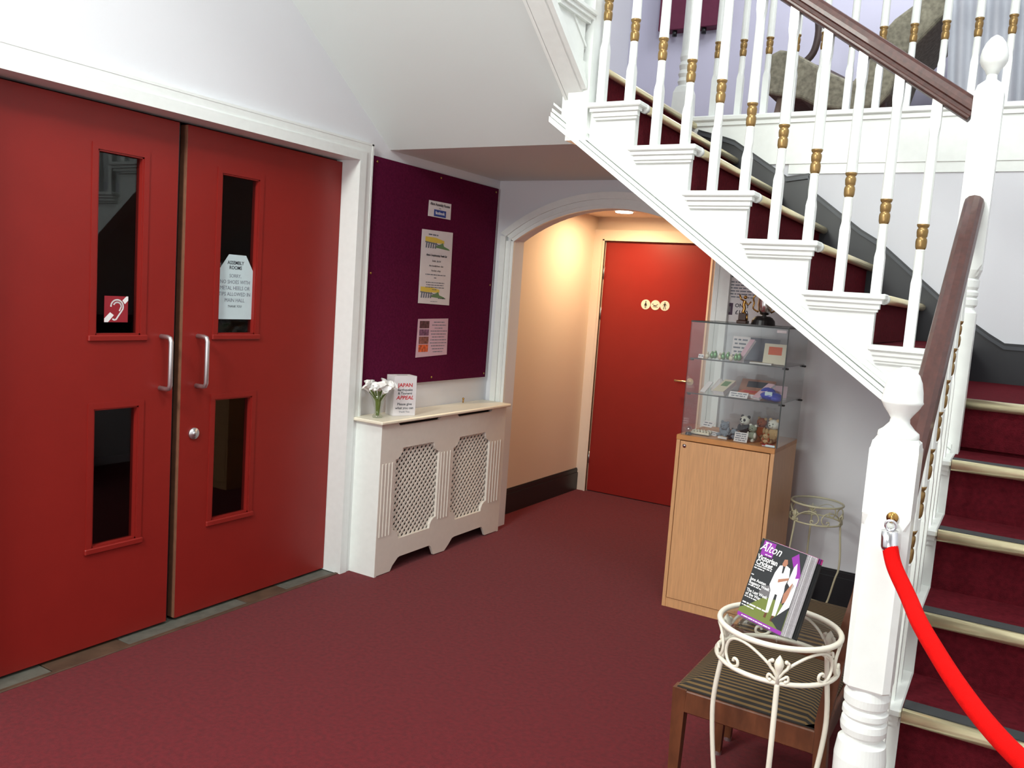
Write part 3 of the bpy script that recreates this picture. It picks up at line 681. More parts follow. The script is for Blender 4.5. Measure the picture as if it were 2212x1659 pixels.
obj('snap_hook', MB().tube(hk, 0.0026, 8, closed=True), M['chrome'], rp)
ep = [(-0.1745, 1.7075-0.010*math.sin(a), 1.094+0.008*math.cos(a)) for a in [k*PI/8 for k in range(9)]]
obj('eye_plate', MB().tube([(-0.1745, 1.7085, 1.094), (-0.1745, 1.7035, 1.094)], 0.0105, 16).tube(ep, 0.003, 8), M['goldmetal'], rp, label='brass eye plate')

# ================================================================== NOTICE BOARD AND PAPERS
nb = thing('notice_board', 'maroon felt notice board on the left wall above the radiator cover', 'notice board', (WX, 3.81, 0.935))
obj('felt_panel', MB().prism([(3.236, 0.937), (4.376, 0.937), (4.390, 2.078), (3.246, 2.080)], lambda u, v, d: (d, u, v), WX+0.001, WX+0.014), M['board'], nb)
for (y, z) in [(3.27, 2.055), (3.80, 2.055), (4.36, 2.055), (3.262, 1.51), (4.36, 1.50), (3.27, 0.965), (3.82, 0.962), (4.355, 0.96)]:
    obj('screw', MB().tube([(WX+0.014, y, z), (WX+0.017, y, z)], 0.006, 10), M['goldmetal'], nb)
PX = WX+0.0155
p1 = thing('poster', 'small white card about a web page pinned at the board top', 'poster', (PX, 3.80, 1.84), group=None)
obj('sheet', MB().prism([(3.700, 1.841), (3.908, 1.841), (3.908, 1.928), (3.703, 1.925)], lambda u, v, d: (d, u, v), PX, PX+0.001), M['paper'], p1)
obj('blue_patch', MB().box(PX+0.001, PX+0.0016, 3.752, 3.862, 1.846, 1.882), M['blueink'], p1)
text('Alton Assembly Rooms', 0.021, (PX+0.0015, 3.805, 1.909), YR, ZU, M['ink'], p1, bold=0.0005, sx=0.9)
text('is on', 0.009, (PX+0.0015, 3.805, 1.891), YR, ZU, M['ink'], p1)
text('facebook', 0.024, (PX+0.002, 3.807, 1.865), YR, ZU, M['whiteink'], p1, bold=0.0004, sx=0.95)
p2 = thing('poster', 'tall white poster with yellow green hill pictures on the maroon board', 'poster', (PX, 3.80, 1.365))
obj('sheet', MB().prism([(3.658, 1.372), (3.946, 1.366), (3.940, 1.773), (3.657, 1.767)], lambda u, v, d: (d, u, v), PX, PX+0.001), M['paper'], p2)
def hillpic(y0, z0, wd, hh):
    mb = MB(); f = lambda u, v, d: (PX+0.001+d, y0+wd*u, z0+hh*v)
    mb.prism([(0, 0.55), (0.75, 0.55), (0.75, 0.78), (0.4, 0.95), (0, 0.95)], f, 0, 0.0004)
    obj('yellow_sky', mb, M['yellowink'], p2)
    mb = MB(); mb.prism([(0.35, 0.2), (1, 0.08), (0.95, 0.2), (0.75, 0.35), (0.70, 0.62), (0.62, 0.5), (0.5, 0.4)], f, 0, 0.0006)
    obj('green_hill', mb, M['greenink'], p2)
    mb = MB()
    for k in range(5): mb.prism([(0.02+k*0.09, 0.1), (0.07+k*0.09, 0.1), (0.09+k*0.09, 0.55), (0.04+k*0.09, 0.55)], f, 0, 0.0007)
    mb.prism([(0, 0.5), (0.45, 0.42), (0.6, 0.3), (0.6, 0.36), (0.45, 0.5), (0, 0.6)], f, 0, 0.0008)
    obj('grey_viaduct', mb, M['greyink'], p2)
hillpic(3.69, 1.665, 0.23, 0.07); hillpic(3.672, 1.395, 0.23, 0.07)
for s_, sz, z, b in [('arts festival', 0.018, 1.745, 0), ("Alton's Complementary Health Fair", 0.0165, 1.635, 0.0004), ('Sunday - July 3rd', 0.0145, 1.605, 0), ('Alton Assembly Rooms - 10am', 0.013, 1.578, 0), ('Free Entry - all day', 0.014, 1.552, 0), ('Complementary and Holistic Therapies and', 0.0125, 1.530, 0.0002), ('stalls', 0.012, 1.513, 0),
                  ('healthy living advice for everyone about', 0.0115, 1.487, 0), ('your wellbeing with talks and tasters', 0.0115, 1.474, 0), ('come along and find out more at the fair', 0.0115, 1.461, 0), ('all welcome', 0.0115, 1.449, 0), ('arts festival', 0.014, 1.402, 0), ('see the office for details', 0.007, 1.384, 0)]:
    yy = 3.80 if 'festival' not in s_ else (3.76 if z > 1.6 else 3.87)
    if sz < 0.0128 or 'festival' in s_ or 'Holistic' in s_: small_print(len(s_)*sz*0.37, sz*0.8, (PX+0.0014, yy, z), YR, ZU, M['greyink'], p2, seed=int(z*1000))
    else: text(s_, sz, (PX+0.0018, yy, z), YR, ZU, M['ink'], p2, bold=b, shear=0.25, sx=0.80)
p3 = thing('poster', 'pink leaflet with column of small photos low on the maroon board', 'poster', (PX, 3.81, 1.083))
obj('sheet', MB().prism([(3.663, 1.076), (3.953, 1.086), (3.946, 1.292), (3.668, 1.286)], lambda u, v, d: (d, u, v), PX, PX+0.001), M['pinkpaper'], p3)
for k, (mm, z0, z1) in enumerate([('coverdark', 1.236, 1.276), ('purpleink', 1.196, 1.230), ('skin', 1.150, 1.190), ('orange', 1.106, 1.146)]):
    m_ = mat('photo_print_%d' % k, [(88, 52, 60), (120, 78, 108), (130, 78, 72), (206, 92, 52)][k], 0.6, noise=0.6, nscale=60)
    obj('photo', MB().box(PX+0.001, PX+0.0016, 3.684, 3.770, z0, z1), m_, p3)
for k in range(11):
    small_print([0.10, 0.13, 0.08, 0.155, 0.14, 0.12, 0.15, 0.155, 0.13, 0.11, 0.09][k], 0.009, (PX+0.0012, 3.862, 1.270-0.0165*k), YR, ZU, M['greyink'], p3, seed=k)


# ================================================================== RADIATOR COVER
rc = thing('radiator_cover', 'cream radiator cover with lattice grilles below the notice board', 'radiator cover', (-2.73, 3.78, 0))
RX = -2.640; y0, y1 = 3.205, 4.365; zt = 0.776
def notch(ya, yb, za, zb, c=0.055):
    pts = []
    def cor(cx, cy, a0):   # concave quarter around the corner
        return [(cx+c*math.cos(a0-i*PI/2/4), cy+c*math.sin(a0-i*PI/2/4)) for i in range(5)]
    pts += cor(ya, za, PI/2); pts += cor(yb, za, PI); pts += cor(yb, zb, 3*PI/2); pts += cor(ya, zb, 2*PI)
    return pts
def face_with_holes(x0, x1):
    outer = [(y0, 0.004), (3.326, 0.004), (3.345, 0.03), (3.385, 0.062), (3.40, 0.066), (3.655, 0.066), (3.672, 0.055), (3.70, 0.006),
             (3.80, 0.004), (3.835, 0.03), (3.87, 0.062), (3.89, 0.066), (4.17, 0.066), (4.185, 0.055), (4.215, 0.006), (y1, 0.004), (y1, zt),
             (4.215, zt), (4.195, zt-0.018), (3.865, zt-0.018), (3.845, zt), (3.70, zt), (3.68, zt-0.018), (3.345, zt-0.018), (3.33, zt), (y0, zt)]
    holes = [notch(3.325, 3.700, 0.165, 0.640), notch(3.830, 4.205, 0.165, 0.640)]
    bm = bmesh.new(); es = []
    for loop in [outer]+holes:
        vs = [bm.verts.new((x1, a, b)) for a, b in loop]
        es += [bm.edges.new((vs[i], vs[(i+1) % len(vs)])) for i in range(len(vs))]
    bmesh.ops.triangle_fill(bm, use_beauty=True, use_dissolve=False, edges=es)
    ext = bmesh.ops.extrude_face_region(bm, geom=bm.faces[:])
    bmesh.ops.translate(bm, verts=[g for g in ext['geom'] if isinstance(g, bmesh.types.BMVert)], vec=(x0-x1, 0, 0))
    bm.verts.index_update(); mb = MB(); mb.add([v.co[:] for v in bm.verts], [[v.index for v in f.verts] for f in bm.faces]); bm.free(); return mb
obj('front_panel', face_with_holes(RX-0.015, RX), M['cream'], rc)
obj('side_panel', MB().box(WX+0.001, RX-0.001, y0-0.001, y0+0.015, 0, zt), M['gloss'], rc)
obj('side_panel', MB().box(WX+0.001, RX-0.001, y1-0.015, y1+0.001, 0, zt), M['gloss'], rc)
obj('top_shelf', MB().box(WX+0.001, RX+0.022, y0-0.028, y1+0.02, zt, zt+0.018, 0.005), M['shelfcream'], rc)
for (ya, yb) in ((3.325, 3.700), (3.830, 4.205)):
    mb = MB(); za, zb = 0.155, 0.650; sp = 0.036; wd = 0.0056
    for s_ in (1, -1):
        n = int(((yb-ya)+(zb-za))/sp)+2
        for i in range(-n, n):
            c = i*sp*1.0
            # line z = s*(y-ya)+c+za, clip
            pts = []
            for y in (ya, yb):
                z = za+s_*(y-ya)+c
                if za <= z <= zb: pts.append((y, z))
            for z in (za, zb):
                y = ya+s_*(z-za-c)
                if ya < y < yb: pts.append((y, z))
            if len(pts) >= 2:
                a, b = pts[0], pts[1]; dx, dz = b[0]-a[0], b[1]-a[1]; L = math.hypot(dx, dz)
                if L < 0.02: continue
                nx, nz = -dz/L*wd, dx/L*wd; xo = RX-0.019 if s_ > 0 else RX-0.023
                mb.prism([(a[0]+nx, a[1]+nz), (a[0]-nx, a[1]-nz), (b[0]-nx, b[1]-nz), (b[0]+nx, b[1]+nz)], lambda u, v, d: (d, u, v), xo, xo+0.004)
    obj('lattice', mb, M['cream'], rc, kind='stuff')
obj('backing', MB().box(-2.76, -2.755, y0+0.02, y1-0.02, 0.02, zt-0.01), mat('radiator_grey', (74, 68, 64), 0.6), rc)
for ys in ([3.225, 3.250, 3.275, 3.300], [3.718, 3.745, 3.773, 3.800], [4.232, 4.262, 4.292, 4.322]):
    for y in ys:
        obj('reeding', MB().box(RX-0.001, RX+0.004, y-0.004, y+0.004, 0.20 if y < 4.4 else 0.2, 0.575, 0.0015), M['cream'], rc)
# brass bit on shelf
tag(obj('picture_hook', MB().tube([(-2.80, 4.13, 0.796), (-2.80, 4.13, 0.815)], 0.004, 8).ball((-2.80, 4.13, 0.820), 0.007), M['goldmetal']), 'tiny brass knob standing at the far end of the radiator shelf', 'knob')
# vase with lilies
SZ = zt+0.019
vs_ = thing('flower_vase', 'clear glass vase of white lilies on the radiator shelf', 'vase', (-2.725, 3.265, SZ))
mb = MB().loft([(SZ, 0.024, 0), (SZ+0.006, 0.026, 0), (SZ+0.02, 0.017, 0), (SZ+0.05, 0.019, 0), (SZ+0.085, 0.028, 0), (SZ+0.118, 0.043, 0)], -2.725, 3.265, n=18, smooth=True)
obj('vase_glass', mb, glassmat('vase_glass', (0.9, 0.93, 0.88, 1), 0.10), vs_)
for k in range(19):
    a = k*2.4; rr = 0.012+0.043*math.sqrt(k/19); h = 0.150+0.03*random.random()-rr*0.35
    tx, ty_, tz = -2.725+rr*math.cos(a)*0.9, 3.265+rr*math.sin(a)*1.25, SZ+h
    obj('stem', MB().tube([(-2.725+0.006*math.cos(a), 3.265+0.006*math.sin(a), SZ+0.01), (-2.725+0.012*math.cos(a), 3.265+0.012*math.sin(a), SZ+0.09), (tx, ty_, tz-0.012)], 0.0024, 6), M['leaf'], vs_)
    dirv = Vector((tx+2.725, ty_-3.265, 0.06)).normalized(); q = dirv.to_track_quat('Z', 'Y').to_matrix()
    mb = MB(); vsx = []; n = 12
    prof = [(0, 0.004), (0.013, 0.008), (0.026, 0.014), (0.034, 0.024)]
    for j, (hh, r_) in enumerate(prof):
        for i in range(n):
            an = 2*PI*i/n; k2 = 1+(0.28*math.cos(3*an) if j == 3 else 0)
            v = q @ Vector((r_*k2*math.cos(an), r_*k2*math.sin(an), hh+(0.010*math.cos(an) if j == 3 else 0)))
            vsx.append(v+Vector((tx, ty_, tz-0.012)))
    mb.add(vsx, [(j*n+i, j*n+(i+1) % n, (j+1)*n+(i+1) % n, (j+1)*n+i) for j in range(3) for i in range(n)], True)
    obj('lily', mb, M['petal'], vs_)
for k in range(7):
    a = k*0.9+0.3; ca, sa = math.cos(a), math.sin(a)
    mb = MB(); b0 = Vector((-2.725, 3.265, SZ+0.06)); e = Vector((-2.725+0.035*ca, 3.265+0.042*sa, SZ+0.12)); sd = Vector((-sa, ca, 0))*0.006
    mb.add([b0, (b0+e)/2+sd+Vector((0, 0, .004)), e, (b0+e)/2-sd+Vector((0, 0, .004))], [(0, 1, 2, 3)])
    obj('leaf', mb, M['leaf'], vs_)
# donation box
db = thing('collection_box', 'white donation box printed JAPAN APPEAL on the radiator shelf', 'box', (-2.745, 3.47, SZ))
bh = 0.205; ang = math.radians(-24); bw, bd = 0.128, 0.085
C0 = Vector((-2.725, 3.445, SZ)); ux = Vector((math.cos(ang), math.sin(ang), 0)); uy = Vector((-math.sin(ang), math.cos(ang), 0))
TB = lambda u, v, d: tuple(C0+ux*d+uy*u+Vector((0, 0, v)))
obj('carton', MB().prism([(-bw/2, 0), (bw/2, 0), (bw/2, bh), (-bw/2, bh)], TB, -bd/2, bd/2), M['paper'], db)
obj('coin_slot', MB().prism([(-0.03, bh), (0.03, bh), (0.03, bh+0.0006), (-0.03, bh+0.0006)], TB, -0.003, 0.003), M['ink'], db)
for s_, sz, h, m_, b, sh in [('JAPAN', 0.027, 0.158, 'redink', 0.0005, 0), ('Earthquake', 0.0175, 0.134, 'ink', 0.0002, 0), ('& Tsunami', 0.0175, 0.116, 'ink', 0.0002, 0), ('APPEAL', 0.027, 0.093, 'redink', 0.0005, 0.25), ('Please give', 0.018, 0.060, 'ink', 0.0002, 0), ('what you can', 0.018, 0.040, 'ink', 0.0002, 0), ('Thank You', 0.013, 0.020, 'greyink', 0, 0)]:
    text(s_, sz, TB(0.0, h, bd/2+0.0006), uy, ZU, M[m_], db, bold=b, shear=sh, sx=1.08)

# ================================================================== DISPLAY CABINET
CX0, CX1, CY0, CY1, CH = -1.368, -0.905, 3.85, 4.275, 0.848
cb = thing('display_cabinet', 'beech display cabinet with glass case on top beside the arch', 'cabinet', (-1.136, 4.06, 0))
mb = MB().box(CX0, CX0+0.018, CY0, CY1, 0.0, CH-0.002, 0.001).box(CX1-0.018, CX1, CY0, CY1, 0.0, CH-0.002, 0.001).box(CX0+0.018, CX1-0.018, CY1-0.018, CY1, 0.03, CH-0.002)
mb.box(CX0+0.018, CX1-0.018, CY0+0.004, CY1-0.018, 0.0, 0.045)
obj('carcass', mb, M['beech'], cb)
obj('cabinet_top', MB().box(CX0-0.001, CX1+0.001, CY0-0.003, CY1+0.001, CH-0.024, CH, 0.002), M['beechtop'], cb)
dr = obj('cabinet_door', MB().box(CX0+0.021, CX1-0.021, CY0-0.001, CY0+0.017, 0.048, CH-0.028, 0.001), M['beech'], cb)
obj('lock', MB().tube([(CX0+0.042, CY0-0.001, CH-0.050), (CX0+0.042, CY0-0.005, CH-0.050)], 0.009, 16), M['chrome'], dr)
GX0, GX1, GY0, GY1, G1 = CX0+0.018, CX1+0.004, CY0+0.008, CY1-0.01, 1.388
for nm, b in [('glass_front', (GX0, GX1, GY0, GY0+0.004)), ('glass_back', (GX0, GX1, GY1-0.004, GY1)), ('glass_side', (GX0, GX0+0.004, GY0+0.004, GY1-0.004)), ('glass_side', (GX1-0.004, GX1, GY0+0.004, GY1-0.004))]:
    obj(nm, MB().box(b[0], b[1], b[2], b[3], CH, G1), M['glass'], cb)
obj('glass_top', MB().box(GX0, GX1, GY0, GY1, G1, G1+0.004), M['glass'], cb)
e = 0.0022; mb = MB()
mb.box(GX0-0.002, GX1+0.002, GY0-0.002, GY0+0.001, G1-0.002, G1+0.005).box(GX0-0.002, GX1+0.002, GY1, GY1+0.002, G1-0.001, G1+0.005)
mb.box(GX0-0.002, GX0+0.001, GY0, GY1, G1-0.001, G1+0.005).box(GX1, GX1+0.002, GY0, GY1, G1-0.001, G1+0.005)
mb.box(GX1-0.001, GX1+0.003, GY0-0.003, GY0+0.001, CH, G1).box(GX0-0.001, GX0+0.0005, GY0-0.001, GY0+0.0005, CH, G1)
obj('case_edge', mb, M['glassedge'], cb, label='dark glued glass edges')
SHZ = [1.213, 1.048]
for z in SHZ:
    s_ = obj('glass_shelf', MB().box(GX0+0.005, GX1-0.005, GY0+0.006, GY1-0.006, z, z+0.005), M['glass'], cb)
    obj('shelf_edge', MB().box(GX0+0.005, GX1-0.005, GY0+0.0045, GY0+0.006, z, z+0.005).box(GX1-0.0045, GX1-0.0042, GY0+0.006, GY1-0.006, z, z+0.005), M['glassedge'], s_)
    for (x, y) in ((GX0+0.010, GY0+0.03), (GX1-0.010, GY0+0.03), (GX1-0.010, GY1-0.03), (GX0+0.010, GY1-0.03)):
        xo = 0.012 if x > -1 else -0.002
        obj('shelf_bracket', MB().box(x-0.008, x+0.008+xo, y-0.007, y+0.007, z-0.009, z-0.0005, 0.002), M['black'], s_)
obj('corner_label', MB().box(GX1-0.050, GX1-0.008, GY0-0.0032, GY0-0.0022, G1-0.020, G1-0.008), M['paper'], cb, label='small white sticker at the top corner')
obj('corner_label', MB().box(GX1-0.050, GX1-0.008, GY0-0.0032, GY0-0.0022, CH+0.004, CH+0.013), M['bluepaper'], cb, label='small pale sticker at the bottom corner')

def price_card(x, y, z, w_, h, label, lines, name='price_card', tilt=0.35, m='paper', ang=0.0):
    t = thing(name, label, 'card', (x, y, z+0.0012))
    c, s_ = math.cos(tilt), math.sin(tilt); ca, sa = math.cos(ang), math.sin(ang)
    def T(u, v, d): 
        lx = u-w_/2; ly = v*s_-d*c; lz = v*c+d*s_
        return (x+lx*ca-ly*sa, y+lx*sa+ly*ca, z+0.0012+lz)
    obj('card_sheet', MB().prism([(0, 0), (w_, 0), (w_, h), (0, h)], T, -0.0006, 0.0006), M[m], t)
    R = Vector(T(1, 0, 0))-Vector(T(0, 0, 0)); U = Vector(T(0, 1, 0))-Vector(T(0, 0, 0))
    for i, l in enumerate(lines):
        hh = h/(len(lines)+0.6)
        small_print(w_*(0.86-0.12*(i % 2)), hh*0.8, T(w_/2, h-hh*(i+0.8), 0.0008), R, U, M['greyink'], t, seed=i+len(label))
    return t
Z0, Z1, Z2 = CH+0.001, SHZ[1]+0.005, SHZ[0]+0.005
price_card(-1.075, 3.885, Z0, 0.062, 0.046, 'white printed card in front of the soft toys at the case bottom', ['SOFT TOYS', 'ASSORTED', 'ANIMALS', 'Please ask'])
price_card(-1.245, 3.96, Z0, 0.07, 0.035, 'white folded price card at the left of the case bottom', ['Pens 50p', 'each'], tilt=1.1, ang=-0.35)
price_card(-1.285, 4.02, Z0+0.028, 0.06, 0.04, 'raised white card behind the trays at the case bottom left', ['Rubbers', '20p'], tilt=0.9, ang=-0.3)
def booklet(x, y, z, w_, d_, t_, m, label, ang=0, tilt=0.0, name='booklet', cat='book', patch=None):
    t = thing(name, label, cat, (x, y, z+0.0005))
    ca, sa, ct, stl = math.cos(ang), math.sin(ang), math.cos(tilt), math.sin(tilt)
    def T(u, v, d):
        lx = u; ly = v*ct-d*stl; lz = v*stl+d*ct
        return (x+lx*ca-ly*sa, y+lx*sa+ly*ca, z+0.0005+lz)
    q = [(-w_/2, 0), (w_/2, 0), (w_/2, d_), (-w_/2, d_)]
    obj('pages', MB().prism([(a*0.98, b*0.98+0.001) for a, b in q], T, 0.0006, t_-0.0006), M['pagegrey'], t)
    obj('cover', MB().prism(q, T, t_-0.0006, t_).prism(q, T, 0, 0.0006), M[m], t)
    if patch: obj('cover_print', MB().prism([(-w_*.3, d_*.45), (w_*.3, d_*.45), (w_*.3, d_*.85), (-w_*.3, d_*.85)], T, t_, t_+0.0004), M[patch], t)
    return t
# bottom: trays and toys
tray = thing('rubber_tray', 'shallow tray of cream novelty rubbers at the left of case bottom', 'tray', (-1.285, 3.95, Z0))
obj('tray_base', MB().box(-1.325, -1.235, 3.915, 3.985, Z0, Z0+0.004).box(-1.325, -1.235, 3.915, 3.918, Z0, Z0+0.014).box(-1.325, -1.235, 3.982, 3.985, Z0, Z0+0.014), M['palecard'], tray)
for i in range(6):
    for j in range(2):
        obj('rubber', MB().ball((-1.318+0.015*i, 3.933+0.032*j, Z0+0.013), (0.006, 0.011, 0.009), 8, 6), M['palecard'], tray)
def plush(name, label, x, y, z, s, body, head, ear, ang=-0.4, eye='panda_b', patches=False, lying=False):
    t = thing(name, label, 'soft toy', (x, y, z))
    ca, sa = math.cos(ang), math.sin(ang)
    def W(a, b, c): return (x+s*(a*ca-b*sa), y+s*(a*sa+b*ca), z+s*c)
    if lying:
        mb = MB().ball(W(0, 0.1, 0.35), (0.62*s, 0.4*s, 0.35*s), 14, 10)
        hc = (-0.05, -0.15, 0.95)
    else:
        mb = MB().ball(W(0, 0.05, 0.5), (0.42*s, 0.36*s, 0.5*s), 14, 10); hc = (0, -0.05, 1.22)
    obj('body', mb, M[body], t)
    mb = MB()
    for sx in (-1, 1):
        mb.ball(W(0.36*sx, -0.42, 0.17), (0.17*s, 0.3*s, 0.17*s), 10, 8, Matrix.Rotation(ang+0.3*sx, 3, 'Z'))
    obj('legs', mb, M[ear], t)
    mb = MB()
    for sx in (-1, 1): mb.ball(W(0.40*sx, -0.18, 0.62), (0.14*s, 0.2*s, 0.28*s), 10, 8)
    obj('arms', mb, M[ear], t)
    h = obj('head', MB().ball(W(*hc), (0.40*s, 0.35*s, 0.36*s), 16, 12).ball(W(hc[0], hc[1]-0.30, hc[2]-0.10), (0.17*s, 0.14*s, 0.13*s), 10, 8), M[head], t)
    mb = MB()
    for sx in (-1, 1): mb.ball(W(hc[0]+0.30*sx, hc[1]+0.02, hc[2]+0.30), (0.13*s, 0.07*s, 0.13*s), 10, 8)
    obj('ears', mb, M[ear], h)
    mb = MB().ball(W(hc[0], hc[1]-0.44, hc[2]-0.05), (0.055*s, 0.04*s, 0.045*s), 8, 6)
    for sx in (-1, 1): mb.ball(W(hc[0]+0.15*sx, hc[1]-0.31, hc[2]+0.06), ((0.10 if patches else 0.04)*s, 0.05*s, (0.12 if patches else 0.045)*s), 8, 6)
    obj('face', mb, M[eye], h)
    return t
plush('toy_panda', 'black and white panda soft toy raised at the centre of the toy pile', -1.098, 4.03, Z0+0.010, 0.062, 'panda_b', 'panda_w', 'panda_b', patches=True)
plush('toy_seal', 'blue grey soft toy lying left of the panda', -1.175, 3.985, Z0, 0.056, 'plush_grey', 'plush_grey', 'plush_grey', lying=True)
plush('toy_hippo', 'dark blue grey soft toy behind the printed card', -1.115, 3.935, Z0, 0.040, 'plush_grey', 'plush_grey', 'panda_b', lying=True)
plush('toy_lion', 'rust brown soft toy just right of the panda', -1.040, 4.115, Z0, 0.062, 'plush_brown', 'plush_brown', 'plush_tan')
plush('toy_rabbit', 'grey green soft toy in front of the rust brown toy', -1.040, 3.960, Z0, 0.050, 'plush_green', 'plush_green', 'panda_w')
plush('toy_bear', 'cream and tan bear soft toy at the right end of the toy pile', -0.965, 4.04, Z0, 0.068, 'plush_tan', 'panda_w', 'plush_tan')
plush('toy_puppy', 'small tan soft toy leaning at the right front of the pile', -0.968, 3.940, Z0, 0.038, 'plush_tan', 'plush_tan', 'plush_brown', lying=True)
booklet(-0.945, 3.875, Z0, 0.05, 0.035, 0.006, 'redink', 'flat red booklet in the front right corner of the case bottom', 0.3)
booklet(-1.165, 3.90, Z0, 0.045, 0.02, 0.010, 'palecard', 'small cream box at the front of the case bottom', -0.1, name='small_box', cat='box')
# crystal ball on stand
t = thing('glass_globe', 'small clear globe on black stand in the bottom left corner of the case', 'ornament', (-1.325, 3.885, Z0))
obj('stand', MB().loft([(Z0, 0.016, 0), (Z0+0.012, 0.012, 0)], -1.325, 3.885), M['black'], t)
obj('globe', MB().ball((-1.325, 3.885, Z0+0.026), 0.016, 16, 12), glassmat('globe_glass', (0.85, 0.88, 0.9, 1), 0.25), t)
# middle shelf
booklet(-1.200, 3.895, Z1, 0.058, 0.115, 0.022, 'palecard', 'pale boxed set standing tilted at the left of the middle shelf', -0.25, 0.45, 'boxed_set', 'box', 'greenink')
booklet(-1.080, 3.925, Z1, 0.095, 0.075, 0.020, 'orange', 'red booklet pack lying at the centre of the middle shelf', -0.1, 0.15, 'booklet', 'book', 'redink')
price_card(-1.105, 3.878, Z1, 0.088, 0.032, 'white price strip at the front of the middle shelf', ['KEY RINGS 50p', 'BADGES 50p'], tilt=0.7, ang=-0.05)
booklet(-1.025, 3.90, Z1, 0.040, 0.120, 0.012, 'pinkpaper', 'tilted pink boxed item near the centre of the middle shelf', -0.45, 0.55, 'boxed_item', 'box')
booklet(-1.075, 4.05, Z1, 0.16, 0.13, 0.010, 'skin', 'large brown book leaning at the back of the middle shelf', 0.1, 0.5, 'book', 'book', 'ink')
booklet(-1.29, 3.93, Z1, 0.03, 0.075, 0.004, 'paper', 'narrow white card leaning at the far left of the middle shelf', -0.35, 0.7, 'leaflet', 'leaflet')
t = thing('wrapped_bag', 'bright blue plastic wrapped bag at the right of the middle shelf', 'bag', (-0.96, 3.92, Z1))
obj('blue_wrap', MB().ball((-0.965, 3.925, Z1+0.022), (0.052, 0.04, 0.0215), 16, 10).ball((-0.935, 3.90, Z1+0.015), (0.026, 0.026, 0.0145), 12, 8).ball((-0.99, 3.96, Z1+0.03), (0.04, 0.03, 0.028), 12, 8), M['blueplastic'], t)
obj('bag_label', MB().box(-0.985, -0.952, 3.888, 3.8895, Z1+0.026, Z1+0.044), M['bluepaper'], t)
booklet(-0.955, 4.02, Z1, 0.07, 0.10, 0.012, 'pinkpaper', 'pale pink box behind the blue bag on the middle shelf', 0.2, 0.5, 'boxed_item', 'box')
t = thing('folded_napkin', 'white crumpled paper cone at the back left of the middle shelf', 'paper', (-1.26, 4.10, Z1))
obj('paper_cone', MB().loft([(Z1, 0.045, 0.2), (Z1+0.03, 0.03, 0.3), (Z1+0.06, 0.008, 0)], -1.26, 4.10, n=7), M['paper'], t)
# top shelf
t = thing('green_trim_ornament', 'row of green foil novelty frogs on the top shelf', 'ornament', (-1.21, 3.90, Z2))
for i in range(9):
    obj('frog', MB().ball((-1.275+0.019*i, 3.905+0.012*(i % 2), Z2+0.013+0.004*(i % 3)), (0.011, 0.011, 0.013+0.002*(i % 3)), 9, 6).ball((-1.272+0.019*i, 3.898+0.012*(i % 2), Z2+0.028+0.004*(i % 3)), 0.006, 7, 5), M['greenfoil'] if i % 3 else M['palecard'], t)
price_card(-1.300, 3.885, Z2, 0.026, 0.02, 'tiny white price ticket at the left end of the top shelf', ['30p'], tilt=0.5)
price_card(-1.185, 4.12, Z2+0.0, 0.085, 0.11, 'white notice with printed lines standing at the back of the top shelf', ['STAR', 'PRIZES', 'open daily', 'please ask', 'at the desk'], tilt=0.15, name='leaflet')
booklet(-1.125, 3.93, Z2, 0.03, 0.125, 0.012, 'pinkpaper', 'pink bookmark pack standing tilted at the centre of the top shelf', -0.5, 0.9, 'booklet', 'book')
booklet(-0.975, 3.95, Z2, 0.10, 0.10, 0.006, 'palecard', 'square greeting card with colour picture right of the top shelf', 0.15, 1.15, 'greeting_card', 'card', 'orange')
booklet(-1.02, 3.89, Z2, 0.10, 0.045, 0.006, 'palecard', 'low pale stack of cards at the front right of the top shelf', 0.05, 0.0, 'card_pack', 'card')
booklet(-1.08, 4.10, Z2, 0.15, 0.12, 0.004, 'greyink', 'grey printed sheet leaning at the back of the top shelf', 0, 1.1, 'leaflet', 'leaflet')
# trophy
TZ = G1+0.0055; TX, TY = -1.068, 4.02
tr_ = thing('trophy', 'silver and gold trophy on black plinth on top of the glass case', 'trophy', (TX, TY, TZ))
obj('plinth', MB().loft([(TZ, 0.056, 0), (TZ+0.022, 0.052, 0), (TZ+0.036, 0.040, 0), (TZ+0.042, 0.030, 0)], TX+0.008, TY, n=28, smooth=False), M['black'], tr_)
obj('cup', MB().loft([(TZ+0.042, 0.012, 0), (TZ+0.046, 0.008, 0), (TZ+0.050, 0.020, 0), (TZ+0.066, 0.031, 0), (TZ+0.095, 0.036, 0), (TZ+0.13, 0.034, 0), (TZ+0.16, 0.040, 0)], TX+0.010, TY, n=28, smooth=True), M['silver'], tr_)
for sx in (-1, 1):
    pts = [(TX+0.010+sx*0.030, TY, TZ+0.06), (TX+0.010+sx*0.052, TY-0.01, TZ+0.075), (TX+0.010+sx*0.050, TY-0.01, TZ+0.10), (TX+0.010+sx*0.058, TY, TZ+0.125), (TX+0.010+sx*0.038, TY, TZ+0.148)]
    obj('handle', MB().tube(smoothpath(pts, 4), 0.004, 8), M['goldmetal'], tr_)
t = thing('trophy', 'small golden figure trophy left of the silver cup on the glass case', 'trophy', (-1.148, 3.99, TZ))
obj('plinth', MB().box(-1.172, -1.124, 3.966, 4.014, TZ, TZ+0.016, 0.003).box(-1.166, -1.130, 3.972, 4.008, TZ+0.016, TZ+0.05, 0.002), mat('dark_wood_plinth', (60, 34, 24), 0.3), t)
mb = MB().tube(smoothpath([(-1.152, 3.99, TZ+0.05), (-1.146, 3.99, TZ+0.07), (-1.150, 3.99, TZ+0.09), (-1.146, 3.99, TZ+0.11)], 4), 0.0075, 8).ball((-1.146, 3.99, TZ+0.124), 0.009)
